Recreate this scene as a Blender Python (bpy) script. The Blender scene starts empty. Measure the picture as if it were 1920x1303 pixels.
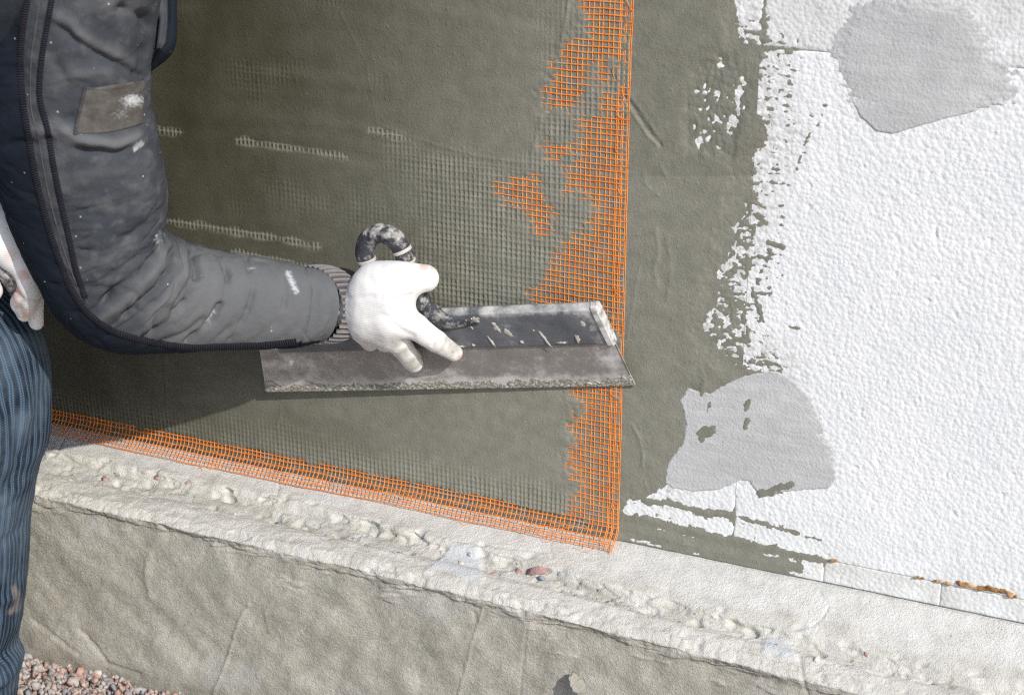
import bpy, math, numpy as np
from mathutils import Vector
from mathutils.bvhtree import BVHTree

# ------------------------------------------------------------------ camera, world, sun, exposure
sc = bpy.context.scene
col = sc.collection
F = 3100.0                                   # focal length in photo pixels (1920 wide)
PIT = math.atan(1220 / F)
GX = -0.409
DIST = 1.94
g = np.array([GX, math.sqrt(1 - GX * GX), 0.0])
FW = math.cos(PIT) * g - math.sin(PIT) * np.array([0, 0, 1.0])
RT = np.array([g[1], -g[0], 0.0])
UP = np.cross(RT, FW)
CAM = np.array([0, 0, 0.525]) - DIST * FW

cd = bpy.data.cameras.new('camera')
cam = bpy.data.objects.new('camera', cd)
col.objects.link(cam)
cam.location = CAM
cam.rotation_euler = Vector(FW).to_track_quat('-Z', 'Y').to_euler()
cd.sensor_width = 36.0
cd.lens = F * 36.0 / 1920.0
cd.clip_start = 0.05
cd.clip_end = 500
cd.dof.use_dof = True
cd.dof.focus_distance = 1.93
cd.dof.aperture_fstop = 7.1
sc.camera = cam

SUN = np.array([1.15, -0.82, 1.0])
SUN = SUN / np.linalg.norm(SUN)
w = bpy.data.worlds.new('World')
sc.world = w
w.use_nodes = True
nt = w.node_tree
sky = nt.nodes.new('ShaderNodeTexSky')
sky.sky_type = 'NISHITA'
sky.sun_disc = False
sky.sun_elevation = math.asin(SUN[2])
sky.sun_rotation = math.atan2(SUN[0], SUN[1])
bg = nt.nodes['Background']
bg.inputs['Strength'].default_value = 0.15
nt.links.new(sky.outputs[0], bg.inputs['Color'])
sd = bpy.data.lights.new('sun', 'SUN')
sd.energy = 3.9
sd.angle = math.radians(0.6)
sd.color = (1.0, 0.95, 0.88)
so = bpy.data.objects.new('sun', sd)
col.objects.link(so)
so.rotation_euler = Vector(-SUN).to_track_quat('-Z', 'Y').to_euler()
so.location = (3, -3, 4)
sc.view_settings.view_transform = 'Standard'
sc.view_settings.look = 'None'
sc.view_settings.gamma = 1.0
sc.cycles.use_denoising = False
sc.cycles.pixel_filter_type = 'BLACKMAN_HARRIS'
sc.cycles.filter_width = 1.25
sc.view_settings.exposure = 0.03

# ------------------------------------------------------------------ helpers
def pix(P):
    d = np.asarray(P, float) - CAM
    z = d @ FW
    return np.stack([960 + F * (d @ RT) / z, 651.5 - F * (d @ UP) / z], -1)

def at(u, v, Y):
    d = FW + RT * (u - 960) / F - UP * (v - 651.5) / F
    return CAM + d * (Y - CAM[1]) / d[1]

ZB = 0.301            # bottom of the insulation
rng = np.random.RandomState(7)

def _tab(seed):
    r = np.random.RandomState(seed)
    a = r.rand(256, 256) * 2 * np.pi
    return np.cos(a), np.sin(a)
_tabs = {}
def noise(x, y, seed=0):
    if seed not in _tabs:
        _tabs[seed] = _tab(seed)
    gx, gy = _tabs[seed]
    xi = np.floor(x).astype(int); yi = np.floor(y).astype(int)
    fx = x - xi; fy = y - yi
    ux = fx * fx * fx * (fx * (fx * 6 - 15) + 10); uy = fy * fy * fy * (fy * (fy * 6 - 15) + 10)
    def G(a, b):
        i = (xi + a) & 255; j = (yi + b) & 255
        return gx[i, j] * (fx - a) + gy[i, j] * (fy - b)
    n0 = G(0, 0) * (1 - ux) + G(1, 0) * ux
    n1 = G(0, 1) * (1 - ux) + G(1, 1) * ux
    return (n0 * (1 - uy) + n1 * uy) * 1.45
def fbm(x, y, seed=0, o=4, gain=0.5):
    s = 0; a = 1; t = 0
    for k in range(o):
        s = s + a * noise(x * 2 ** k + 13.7 * k, y * 2 ** k + 7.3 * k, seed + k); t += a; a *= gain
    return s / t
def beads(x, y, seed=3):
    """F1 distance to jittered cell points (unit cells)"""
    r = np.random.RandomState(seed); jx = r.rand(256, 256); jy = r.rand(256, 256)
    xi = np.floor(x).astype(int); yi = np.floor(y).astype(int)
    best = np.full(x.shape, 9.0)
    for a in (-1, 0, 1):
        for b in (-1, 0, 1):
            i = (xi + a); j = (yi + b)
            px = i + 0.15 + 0.7 * jx[i & 255, j & 255]; py = j + 0.15 + 0.7 * jy[i & 255, j & 255]
            best = np.minimum(best, (x - px) ** 2 + (y - py) ** 2)
    return np.sqrt(best)
def seg_d2(u, v, a, b):
    ax, ay = a; bx, by = b
    dx, dy = bx - ax, by - ay
    t = np.clip(((u - ax) * dx + (v - ay) * dy) / (dx * dx + dy * dy + 1e-12), 0, 1)
    return (u - ax - t * dx) ** 2 + (v - ay - t * dy) ** 2
def _box(u, v, pts, m):
    xs = [p[0] for p in pts]; ys = [p[1] for p in pts]
    return (u > min(xs) - m) & (u < max(xs) + m) & (v > min(ys) - m) & (v < max(ys) + m)
def line_d(u, v, pts, m=90):
    q = _box(u, v, pts, m); out = np.full(np.shape(u), float(m))
    if q.any(): out[q] = np.minimum(line_d0(u[q], v[q], pts), m)
    return out
def poly_sd(u, v, pts, m=130):
    q = _box(u, v, pts, m); out = np.full(np.shape(u), -float(m))
    if q.any(): out[q] = np.maximum(poly_sd0(u[q], v[q], pts), -m)
    return out
def line_d0(u, v, pts):
    """distance to an open polyline"""
    m = np.full(np.shape(u), 1e12)
    for a, b in zip(pts[:-1], pts[1:]):
        m = np.minimum(m, seg_d2(u, v, a, b))
    return np.sqrt(m)
def poly_sd0(u, v, pts):
    """signed distance to a closed polygon, positive inside"""
    m = np.full(np.shape(u), 1e12); ins = np.zeros(np.shape(u), bool)
    n = len(pts)
    for i in range(n):
        a = pts[i]; b = pts[(i + 1) % n]
        m = np.minimum(m, seg_d2(u, v, a, b))
        if a[1] != b[1]:
            c = ((a[1] > v) != (b[1] > v)) & (u < (b[0] - a[0]) * (v - a[1]) / (b[1] - a[1]) + a[0])
            ins ^= c
    d = np.sqrt(m)
    return np.where(ins, d, -d)
def sstep(a, b, x):
    t = np.clip((x - a) / (b - a), 0, 1)
    return t * t * (3 - 2 * t)

def mesh_obj(name, V, faces, mats, parent=None, smooth=True, attrs=None, uv=None, mat_idx=None):
    V = np.asarray(V, np.float32)
    me = bpy.data.meshes.new(name)
    if isinstance(faces, np.ndarray):
        n, k = faces.shape
        me.vertices.add(len(V)); me.vertices.foreach_set('co', V.ravel())
        me.loops.add(n * k); me.loops.foreach_set('vertex_index', faces.astype(np.int32).ravel())
        me.polygons.add(n)
        me.polygons.foreach_set('loop_start', np.arange(0, n * k, k, dtype=np.int32))
        me.update(calc_edges=True)
    else:
        me.from_pydata([tuple(map(float, p)) for p in V], [], faces)
    me.validate()
    for m in (mats if isinstance(mats, (list, tuple)) else [mats]):
        me.materials.append(m)
    if smooth:
        me.polygons.foreach_set('use_smooth', np.ones(len(me.polygons), bool))
    if mat_idx is not None:
        me.polygons.foreach_set('material_index', np.asarray(mat_idx, np.int32))
    if attrs:
        for k_, v_ in attrs.items():
            v_ = np.asarray(v_, np.float32)
            if v_.ndim == 1:
                a = me.attributes.new(k_, 'FLOAT', 'POINT'); a.data.foreach_set('value', v_)
            else:
                a = me.attributes.new(k_, 'FLOAT_COLOR', 'POINT'); a.data.foreach_set('color', np.concatenate([v_, np.ones((len(v_), 1), np.float32)], 1).ravel())
    if uv is not None:
        l = me.uv_layers.new(name='UVMap')
        idx = np.empty(len(me.loops), np.int32); me.loops.foreach_get('vertex_index', idx)
        l.data.foreach_set('uv', np.asarray(uv, np.float32)[idx].ravel())
    o = bpy.data.objects.new(name, me)
    col.objects.link(o)
    if parent is not None:
        o.parent = parent
        base = Vector((0, 0, 0)); p = parent
        while p is not None:
            base += p.location; p = p.parent
        o.location = -base
    return o
def tag(o, label=None, cat=None, group=None, kind=None):
    if label: o['label'] = label
    if cat: o['category'] = cat
    if group: o['group'] = group
    if kind: o['kind'] = kind
    return o
def empty(name, loc):
    o = bpy.data.objects.new(name, None); col.objects.link(o); o.location = [float(c) for c in loc]
    o.empty_display_size = 0.05
    return o
def grid_faces(n, m, close=False):
    """n rows, m columns of vertices (row-major)"""
    i, j = np.meshgrid(np.arange(n - 1), np.arange(m if close else m - 1), indexing='ij')
    i = i.ravel(); j = j.ravel(); j2 = (j + 1) % m
    return np.stack([i * m + j, i * m + j2, (i + 1) * m + j2, (i + 1) * m + j], 1)
def clean(V, Fc, keep, attrs=None):
    """keep only faces in mask, drop unused vertices"""
    Fc = Fc[keep]
    used = np.zeros(len(V), bool); used[Fc.ravel()] = True
    mp = np.cumsum(used) - 1
    at_ = {k: np.asarray(v)[used] for k, v in (attrs or {}).items()}
    return V[used], mp[Fc], at_

# ---- materials
def mat(name, base, rough=0.8, spec=0.5, metal=0.0, build=None):
    m = bpy.data.materials.new(name)
    m.use_nodes = True
    n = m.node_tree
    b = n.nodes['Principled BSDF']
    b.inputs['Base Color'].default_value = (*base, 1)
    b.inputs['Roughness'].default_value = rough
    b.inputs['Specular IOR Level'].default_value = spec
    b.inputs['Metallic'].default_value = metal
    if build:
        build(n, b)
    return m
def N(n, t, **kw):
    x = n.nodes.new(t)
    for k, v in kw.items():
        if k in x.inputs.keys():
            x.inputs[k].default_value = v
        else:
            setattr(x, k, v)
    return x
def coord(n, scale=(1, 1, 1), uv=False):
    tc = n.nodes.new('ShaderNodeTexCoord')
    mp = n.nodes.new('ShaderNodeMapping')
    mp.inputs['Scale'].default_value = scale
    n.links.new(tc.outputs['UV' if uv else 'Object'], mp.inputs[0])
    return mp.outputs[0]
def noi(n, vec, scale, detail=4, rough=0.55, dist=0.0):
    x = N(n, 'ShaderNodeTexNoise'); x.inputs['Scale'].default_value = scale
    x.inputs['Detail'].default_value = detail; x.inputs['Roughness'].default_value = rough
    x.inputs['Distortion'].default_value = dist
    n.links.new(vec, x.inputs['Vector'])
    return x.outputs['Fac']
def ramp(n, fac, stops):
    r = n.nodes.new('ShaderNodeValToRGB')
    e = r.color_ramp.elements
    while len(e) < len(stops): e.new(0.5)
    for q, (p, c) in zip(e, stops):
        q.position = p; q.color = (*c, 1) if len(c) == 3 else c
    n.links.new(fac, r.inputs[0])
    return r.outputs[0]
def mixc(n, fac, a, b, mode='MIX'):
    x = n.nodes.new('ShaderNodeMix'); x.data_type = 'RGBA'; x.blend_type = mode
    for s, v in ((x.inputs[0], fac), (x.inputs[6], a), (x.inputs[7], b)):
        if isinstance(v, (int, float)): s.default_value = v
        elif isinstance(v, tuple): s.default_value = (*v, 1)
        else: n.links.new(v, s)
    return x.outputs[2]
def mth(n, op, a, b=0.0, c=None):
    x = n.nodes.new('ShaderNodeMath'); x.operation = op
    for s, v in zip(x.inputs, (a, b, c)):
        if v is None: continue
        if isinstance(v, (int, float)): s.default_value = v
        else: n.links.new(v, s)
    return x.outputs[0]
def att(n, name):
    x = n.nodes.new('ShaderNodeAttribute'); x.attribute_name = name
    return x
def bump(n, b, hs, strength=1.0, dist=0.001):
    """hs: list of (height socket, weight)"""
    tot = None
    for h, wt in hs:
        k = mth(n, 'MULTIPLY', h, wt)
        tot = k if tot is None else mth(n, 'ADD', tot, k)
    x = n.nodes.new('ShaderNodeBump'); x.inputs['Strength'].default_value = strength
    x.inputs['Distance'].default_value = dist
    n.links.new(tot, x.inputs['Height'])
    n.links.new(x.outputs[0], b.inputs['Normal'])

def b_plaster(n, b):
    v = coord(n)
    big = noi(n, v, 9, 3); mid = noi(n, v, 60, 4); fine = noi(n, v, 330, 3, 0.6); grain = noi(n, v, 900, 2, 0.6)
    c = ramp(n, mid, [(0.3, (0.213, 0.211, 0.172)), (0.7, (0.272, 0.269, 0.224))])
    toned = att(n, 'toned').outputs['Fac']
    c2 = mixc(n, toned, c, (0.036, 0.034, 0.017))
    c3 = mixc(n, mth(n, 'MULTIPLY', big, 0.14), c2, (0.13, 0.125, 0.092))
    c4 = mixc(n, mth(n, 'MULTIPLY', ramp(n, grain, [(0.62, (0, 0, 0)), (0.75, (1, 1, 1))]), 0.16), c3, (0.34, 0.325, 0.265))
    n.links.new(c4, b.inputs['Base Color'])
    r = mth(n, 'MULTIPLY_ADD', mid, 0.25, 0.36)
    n.links.new(r, b.inputs['Roughness'])
    vg = noi(n, coord(n, (1.0, 1.0, 0.35)), 420, 3, 0.6)
    bump(n, b, [(fine, 0.8), (grain, 0.8), (mid, 0.2), (vg, 0.3)], 0.58, 0.0014)
M_plaster = mat('wet_plaster', (0.13, 0.12, 0.1), 0.55, 0.34, build=b_plaster)

def b_patch(n, b):
    v = coord(n)
    mid = noi(n, v, 45, 4); fine = noi(n, v, 350, 3); big = noi(n, v, 9, 3)
    c = ramp(n, mid, [(0.25, (0.48, 0.485, 0.485)), (0.75, (0.63, 0.635, 0.635))])
    c = mixc(n, ramp(n, big, [(0.35, (0, 0, 0)), (0.65, (0.8, 0.8, 0.8))]), c, (0.44, 0.445, 0.45))
    sk_ = noi(n, coord(n, (14, 1, 90)), 1.0, 4)
    c = mixc(n, mth(n, 'MULTIPLY', ramp(n, sk_, [(0.4, (0, 0, 0)), (0.65, (1, 1, 1))]), 0.35), c, (0.38, 0.385, 0.385))
    n.links.new(c, b.inputs['Base Color'])
    bump(n, b, [(fine, 1.0), (mid, 0.4), (sk_, 0.8)], 0.7, 0.0013)
M_patch = mat('dry_adhesive', (0.48, 0.49, 0.5), 0.85, 0.3, build=b_patch)

def b_foam(n, b):
    v = coord(n)
    vo = N(n, 'ShaderNodeTexVoronoi'); vo.inputs['Scale'].default_value = 210; n.links.new(v, vo.inputs['Vector'])
    fine = noi(n, v, 600, 2); big = noi(n, v, 12, 3); sp = noi(n, v, 160, 2)
    c = ramp(n, big, [(0.3, (0.73, 0.75, 0.765)), (0.7, (0.79, 0.80, 0.81))])
    c = mixc(n, ramp(n, sp, [(0.66, (0, 0, 0)), (0.78, (0.55, 0.55, 0.55))]), c, (0.70, 0.66, 0.58))
    a = att(n, 'dirt').outputs['Fac']
    c = mixc(n, a, c, (0.47, 0.46, 0.42))
    n.links.new(c, b.inputs['Base Color'])
    bump(n, b, [(vo.outputs['Distance'], -0.9), (fine, 0.3)], 0.55, 0.0016)
M_foam = mat('white_polystyrene', (0.84, 0.85, 0.86), 0.75, 0.35, build=b_foam)

def b_plinth(n, b):
    v = coord(n)
    mid = noi(n, v, 34, 9, 0.68); fine = noi(n, v, 300, 6, 0.7); grain = noi(n, v, 900, 2); big = noi(n, v, 6, 5, 0.6)
    g_ = ramp(n, mid, [(0.28, (0.32, 0.302, 0.25)), (0.5, (0.45, 0.43, 0.372)), (0.72, (0.565, 0.545, 0.49))])
    g_ = mixc(n, ramp(n, big, [(0.45, (0, 0, 0)), (0.7, (0.6, 0.6, 0.6))]), g_, (0.34, 0.322, 0.275))
    wh = ramp(n, mid, [(0.25, (0.45, 0.43, 0.38)), (0.45, (0.62, 0.60, 0.55)), (0.7, (0.72, 0.705, 0.665))])
    led = ramp(n, mid, [(0.25, (0.55, 0.54, 0.51)), (0.5, (0.70, 0.69, 0.655)), (0.7, (0.77, 0.76, 0.735))])
    k = att(n, 'white'); k2 = att(n, 'ledge')
    wl = mixc(n, k2.outputs['Fac'], wh, led)
    c = mixc(n, k.outputs['Fac'], g_, wl)
    pt = att(n, 'pale')
    c = mixc(n, pt.outputs['Fac'], c, (0.64, 0.66, 0.67))
    st = att(n, 'stain')
    c = mixc(n, st.outputs['Fac'], c, (0.17, 0.145, 0.11))
    n.links.new(c, b.inputs['Base Color'])
    po = N(n, 'ShaderNodeTexVoronoi'); po.inputs['Scale'].default_value = 240; n.links.new(v, po.inputs['Vector'])
    pit = ramp(n, mth(n, 'ADD', po.outputs['Distance'], mth(n, 'MULTIPLY', noi(n, v, 40, 3), 1.2)), [(0.56, (0, 0, 0)), (0.64, (1, 1, 1))])
    bump(n, b, [(fine, 1.5), (mid, 1.5), (grain, 0.8), (pit, 0.8)], 0.8, 0.0022)
M_plinth = mat('old_render', (0.3, 0.29, 0.25), 0.9, 0.25, build=b_plinth)

def b_orange(c0, c1):
    def f(n, b):
        v = coord(n)
        a = noi(n, v, 120, 2)
        c = ramp(n, a, [(0.35, c0), (0.65, c1)])
        c = mixc(n, ramp(n, noi(n, v, 55, 5), [(0.53, (0, 0, 0)), (0.70, (0.8, 0.8, 0.8))]), c, (0.42, 0.35, 0.27))
        n.links.new(c, b.inputs['Base Color'])
    return f
M_weft = mat('orange_fibreglass', (0.8, 0.2, 0.01), 0.6, 0.3, build=b_orange((0.74, 0.17, 0.016), (0.86, 0.27, 0.035)))
M_warp = mat('pale_orange_fibreglass', (0.8, 0.3, 0.08), 0.6, 0.3, build=b_orange((0.80, 0.25, 0.04), (0.87, 0.36, 0.10)))

def b_cloth(base0, base1, dust, edge=0.4, sp=1.0):
    def f(n, b):
        v = coord(n)
        big = noi(n, v, 14, 5, 0.6); mid = noi(n, v, 55, 4, 0.6); weave = noi(n, v, 1300, 2); spk = noi(n, v, 170, 3, 0.55)
        c = ramp(n, big, [(0.3, base0), (0.7, base1)])
        c = mixc(n, ramp(n, mid, [(0.5, (0, 0, 0)), (0.75, (0.55, 0.55, 0.55))]), c, dust)
        we = att(n, 'wear_shade').outputs['Fac']
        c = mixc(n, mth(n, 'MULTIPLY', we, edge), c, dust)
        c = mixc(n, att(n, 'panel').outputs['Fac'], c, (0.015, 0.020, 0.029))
        pa = att(n, 'paint').outputs['Fac']
        c = mixc(n, pa, c, (0.40, 0.43, 0.46))
        sp_ = N(n, 'ShaderNodeTexVoronoi'); sp_.inputs['Scale'].default_value = 75; n.links.new(v, sp_.inputs['Vector'])
        gate = mth(n, 'MULTIPLY', mth(n, 'LESS_THAN', sp_.outputs['Distance'], 0.085), mth(n, 'GREATER_THAN', noi(n, v, 33, 2), 0.53))
        c = mixc(n, mth(n, 'MULTIPLY', gate, 0.6 * sp), c, (0.55, 0.54, 0.5))
        n.links.new(c, b.inputs['Base Color'])
        bump(n, b, [(weave, 0.35), (mid, 1.2), (spk, 0.5)], 0.5, 0.0016)
    return f
M_jacket = mat('charcoal_work_cloth', (0.08, 0.085, 0.1), 0.95, 0.06, build=b_cloth((0.040, 0.046, 0.058), (0.068, 0.073, 0.084), (0.145, 0.15, 0.156), 0.75))
def b_seam(n, b):
    v = coord(n, uv=True)
    wv = N(n, 'ShaderNodeTexWave'); wv.bands_direction = 'Y'; wv.inputs['Scale'].default_value = 120; wv.inputs['Distortion'].default_value = 3.0
    n.links.new(v, wv.inputs['Vector'])
    c = ramp(n, wv.outputs['Fac'], [(0.3, (0.012, 0.012, 0.019)), (0.9, (0.030, 0.030, 0.042))])
    n.links.new(c, b.inputs['Base Color'])
    bump(n, b, [(wv.outputs['Fac'], 1.0)], 0.8, 0.0015)
M_seam = mat('dark_stitched_tape', (0.03, 0.03, 0.045), 0.9, 0.2, build=b_seam)
def b_tape(n, b):
    v = coord(n)
    c = ramp(n, noi(n, v, 70, 4), [(0.35, (0.072, 0.066, 0.062)), (0.7, (0.125, 0.115, 0.105))])
    pa = att(n, 'paint').outputs['Fac']
    c = mixc(n, pa, c, (0.5, 0.52, 0.54))
    n.links.new(c, b.inputs['Base Color'])
    bump(n, b, [(noi(n, v, 900, 2), 1.0)], 0.5, 0.001)
M_tape = mat('worn_brown_tape', (0.1, 0.095, 0.09), 0.9, 0.2, build=b_tape)
M_rib = mat('grey_rib_knit', (0.12, 0.115, 0.12), 0.95, 0.1, build=b_cloth((0.055, 0.052, 0.056), (0.08, 0.075, 0.078), (0.24, 0.225, 0.22), 1.0))

def b_glove(n, b):
    v = coord(n)
    wv = N(n, 'ShaderNodeTexWave'); wv.bands_direction = 'Z'; wv.inputs['Scale'].default_value = 125; wv.inputs['Distortion'].default_value = 1.2
    wv.inputs['Detail Scale'].default_value = 0.4
    n.links.new(v, wv.inputs['Vector'])
    a = att(n, 'grime').outputs['Fac']; p = att(n, 'pink').outputs['Fac']
    mid = noi(n, v, 90, 4)
    c = ramp(n, noi(n, v, 20, 3), [(0.3, (0.74, 0.735, 0.725)), (0.7, (0.82, 0.815, 0.81))])
    c = mixc(n, mth(n, 'MULTIPLY', p, 0.85), c, (0.62, 0.30, 0.22))
    ga = mth(n, 'MULTIPLY', a, mth(n, 'MULTIPLY_ADD', mid, 1.6, -0.2))
    ga.node.use_clamp = True
    c = mixc(n, ga, c, (0.33, 0.32, 0.27))
    n.links.new(c, b.inputs['Base Color'])
    bump(n, b, [(wv.outputs['Fac'], 0.2), (mid, 0.9)], 0.4, 0.0011)
    b.inputs['Sheen Weight'].default_value = 0.1
M_glove = mat('white_knit_glove', (0.8, 0.8, 0.79), 0.9, 0.15, build=b_glove)

def b_denim(n, b):
    v = coord(n, uv=True)
    sx = n.nodes.new('ShaderNodeSeparateXYZ'); n.links.new(v, sx.inputs[0])
    wob = noi(n, coord(n, (3.0, 2.0, 1), uv=True), 2.5, 3)
    u = mth(n, 'ADD', sx.outputs[0], mth(n, 'MULTIPLY', wob, 0.018))
    s = mth(n, 'SINE', mth(n, 'MULTIPLY', u, 2 * math.pi * 135))
    s2 = mth(n, 'SINE', mth(n, 'MULTIPLY', u, 2 * math.pi * 405))
    dash = mth(n, 'SINE', mth(n, 'MULTIPLY', sx.outputs[1], 2 * math.pi * 330))
    f1 = mth(n, 'MULTIPLY_ADD', s, 0.5, 0.5)
    f2 = mth(n, 'MULTIPLY', mth(n, 'MULTIPLY_ADD', s2, 0.5, 0.5), mth(n, 'MULTIPLY_ADD', dash, 0.35, 0.65))
    c = mixc(n, f1, (0.012, 0.018, 0.030), (0.034, 0.060, 0.098))
    lf = mth(n, 'MULTIPLY', mth(n, 'POWER', f1, 2.0), mth(n, 'POWER', f2, 2.0))
    c = mixc(n, lf, c, (0.22, 0.32, 0.44))
    big = noi(n, coord(n), 16, 4)
    c = mixc(n, ramp(n, big, [(0.42, (0, 0, 0)), (0.7, (0.6, 0.6, 0.6))]), c, (0.13, 0.18, 0.24))
    pa = att(n, 'paint').outputs['Fac']
    c = mixc(n, mth(n, 'MULTIPLY', pa, 0.7), c, (0.30, 0.25, 0.21))
    n.links.new(c, b.inputs['Base Color'])
    bump(n, b, [(f1, 1.0), (f2, 0.5)], 0.6, 0.0015)
M_denim = mat('striped_blue_corduroy', (0.04, 0.07, 0.12), 0.9, 0.2, build=b_denim)
M_skin = mat('skin', (0.5, 0.3, 0.22), 0.6, 0.4)
M_boot = mat('boot_leather', (0.05, 0.04, 0.03), 0.6, 0.4, build=lambda n, b: bump(n, b, [(noi(n, coord(n), 120, 3), 1.0)], 0.4, 0.001))
M_cap = mat('dark_knit_cap', (0.03, 0.032, 0.04), 0.95, 0.1)

def b_steel(n, b):
    v = coord(n)
    a = att(n, 'crust').outputs['Fac']; sm = att(n, 'smear').outputs['Fac']
    big = noi(n, v, 25, 4, 0.6); mid = noi(n, v, 140, 4, 0.65); st = noi(n, coord(n, (6, 30, 260)), 1.0, 3)
    c = ramp(n, big, [(0.3, (0.25, 0.235, 0.225)), (0.7, (0.38, 0.365, 0.355))])
    c = mixc(n, mth(n, 'MULTIPLY', st, 0.35), c, (0.22, 0.20, 0.185))
    f = mth(n, 'ADD', mth(n, 'MULTIPLY', sm, 1.0), mth(n, 'MULTIPLY_ADD', mth(n, 'MULTIPLY', mid, big), 3.4, -0.85)); f.node.use_clamp = True
    f = mth(n, 'MULTIPLY', f, 0.75)
    c = mixc(n, f, c, (0.60, 0.58, 0.565))
    dots = N(n, 'ShaderNodeTexVoronoi'); dots.inputs['Scale'].default_value = 150; n.links.new(v, dots.inputs['Vector'])
    dd = mth(n, 'MULTIPLY', mth(n, 'LESS_THAN', dots.outputs['Distance'], 0.14), mth(n, 'GREATER_THAN', noi(n, v, 60, 2), 0.52))
    c = mixc(n, mth(n, 'MULTIPLY', dd, 0.7), c, (0.5, 0.48, 0.45))
    n.links.new(c, b.inputs['Base Color'])
    n.links.new(mth(n, 'MULTIPLY_ADD', f, 0.4, 0.38), b.inputs['Roughness'])
    n.links.new(mth(n, 'MULTIPLY_ADD', f, -0.5, 0.35), b.inputs['Metallic'])
    bump(n, b, [(mid, 1.0), (st, 0.6)], 0.25, 0.0008)
M_steel = mat('stained_steel', (0.15, 0.13, 0.12), 0.4, 0.5, 0.5, build=b_steel)

def b_spine(n, b):
    v = coord(n)
    big = noi(n, v, 22, 4, 0.6); mid = noi(n, v, 110, 5, 0.65); st = noi(n, coord(n, (10, 60, 420)), 1.0, 2)
    sm = att(n, 'smear').outputs['Fac']
    c = ramp(n, big, [(0.3, (0.050, 0.057, 0.068)), (0.7, (0.15, 0.162, 0.18))])
    f = mth(n, 'ADD', mth(n, 'MULTIPLY', sm, 0.9), mth(n, 'MULTIPLY_ADD', mth(n, 'MULTIPLY', mid, big), 3.2, -1.0)); f.node.use_clamp = True
    c = mixc(n, mth(n, 'MULTIPLY', st, 0.35), c, (0.20, 0.21, 0.23))
    c = mixc(n, f, c, (0.58, 0.57, 0.55))
    n.links.new(c, b.inputs['Base Color'])
    n.links.new(mth(n, 'MULTIPLY_ADD', f, 0.45, 0.36), b.inputs['Roughness'])
    bump(n, b, [(mid, 1.0), (st, 0.5)], 0.35, 0.0012)
M_spine = mat('dark_blue_grey_metal', (0.05, 0.055, 0.065), 0.4, 0.5, 0.0, build=b_spine)
M_white = mat('dirty_white_plastic', (0.66, 0.66, 0.64), 0.6, 0.4, build=lambda n, b: n.links.new(ramp(n, noi(n, coord(n), 130, 4), [(0.38, (0.26, 0.255, 0.24)), (0.6, (0.60, 0.60, 0.59))]), b.inputs['Base Color']))
def b_crust(n, b):
    v = coord(n)
    n.links.new(ramp(n, noi(n, v, 300, 4), [(0.35, (0.17, 0.165, 0.13)), (0.52, (0.30, 0.29, 0.25)), (0.68, (0.60, 0.58, 0.54))]), b.inputs['Base Color'])
    bump(n, b, [(noi(n, v, 700, 3), 1.0)], 0.7, 0.0015)
M_crust = mat('plaster_crust', (0.2, 0.19, 0.16), 0.7, 0.4, build=b_crust)
def b_stone(n, b):
    c = att(n, 'tint').outputs['Color']
    v = coord(n)
    c = mixc(n, ramp(n, noi(n, v, 260, 4), [(0.4, (0, 0, 0)), (0.7, (0.6, 0.6, 0.6))]), c, (0.45, 0.42, 0.40))
    n.links.new(c, b.inputs['Base Color'])
    bump(n, b, [(noi(n, v, 420, 3), 1.0)], 0.6, 0.0015)
M_stone = mat('granite_chips', (0.4, 0.35, 0.32), 0.85, 0.3, build=b_stone)
def b_soil(n, b):
    v = coord(n)
    vo = N(n, 'ShaderNodeTexVoronoi'); vo.inputs['Scale'].default_value = 85; n.links.new(v, vo.inputs['Vector'])
    sx = n.nodes.new('ShaderNodeSeparateColor'); n.links.new(vo.outputs['Color'], sx.inputs[0])
    c = ramp(n, sx.outputs[0], [(0.1, (0.24, 0.21, 0.19)), (0.4, (0.42, 0.29, 0.24)), (0.7, (0.36, 0.35, 0.34)), (0.95, (0.50, 0.45, 0.42))])
    n.links.new(c, b.inputs['Base Color'])
    bump(n, b, [(vo.outputs['Distance'], -1.0), (noi(n, v, 90, 4), 0.4)], 0.9, 0.008)
M_soil = mat('gravelly_ground', (0.15, 0.13, 0.11), 0.95, 0.2, build=b_soil)
M_wall = mat('grey_block_wall', (0.22, 0.21, 0.2), 0.95, 0.2, build=lambda n, b: n.links.new(ramp(n, noi(n, coord(n), 12, 5), [(0.3, (0.16, 0.15, 0.14)), (0.7, (0.27, 0.26, 0.25))]), b.inputs['Base Color']))
M_pu = mat('aged_foam_sealant', (0.55, 0.30, 0.07), 0.8, 0.3, build=lambda n, b: n.links.new(ramp(n, noi(n, coord(n), 150, 4), [(0.35, (0.16, 0.075, 0.025)), (0.55, (0.40, 0.235, 0.10)), (0.75, (0.60, 0.47, 0.30))]), b.inputs['Base Color']))

# ------------------------------------------------------------------ ground and backing wall
gv = np.array([[-60, -60, 0], [60, -60, 0], [60, 60, 0], [-60, 60, 0]], float)
tag(mesh_obj('ground', gv, [(0, 1, 2, 3)], M_soil), kind='structure')
def box(x0, x1, y0, y1, z0, z1):
    V = [(x0, y0, z0), (x1, y0, z0), (x1, y1, z0), (x0, y1, z0), (x0, y0, z1), (x1, y0, z1), (x1, y1, z1), (x0, y1, z1)]
    Fc = [(0, 3, 2, 1), (4, 5, 6, 7), (0, 1, 5, 4), (1, 2, 6, 5), (2, 3, 7, 6), (3, 0, 4, 7)]
    return V, Fc
V, Fc = box(-3.0, 2.6, 0.062, 0.30, 0.0, 2.62)
tag(mesh_obj('wall', V, Fc, M_wall, smooth=False), kind='structure')

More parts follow.
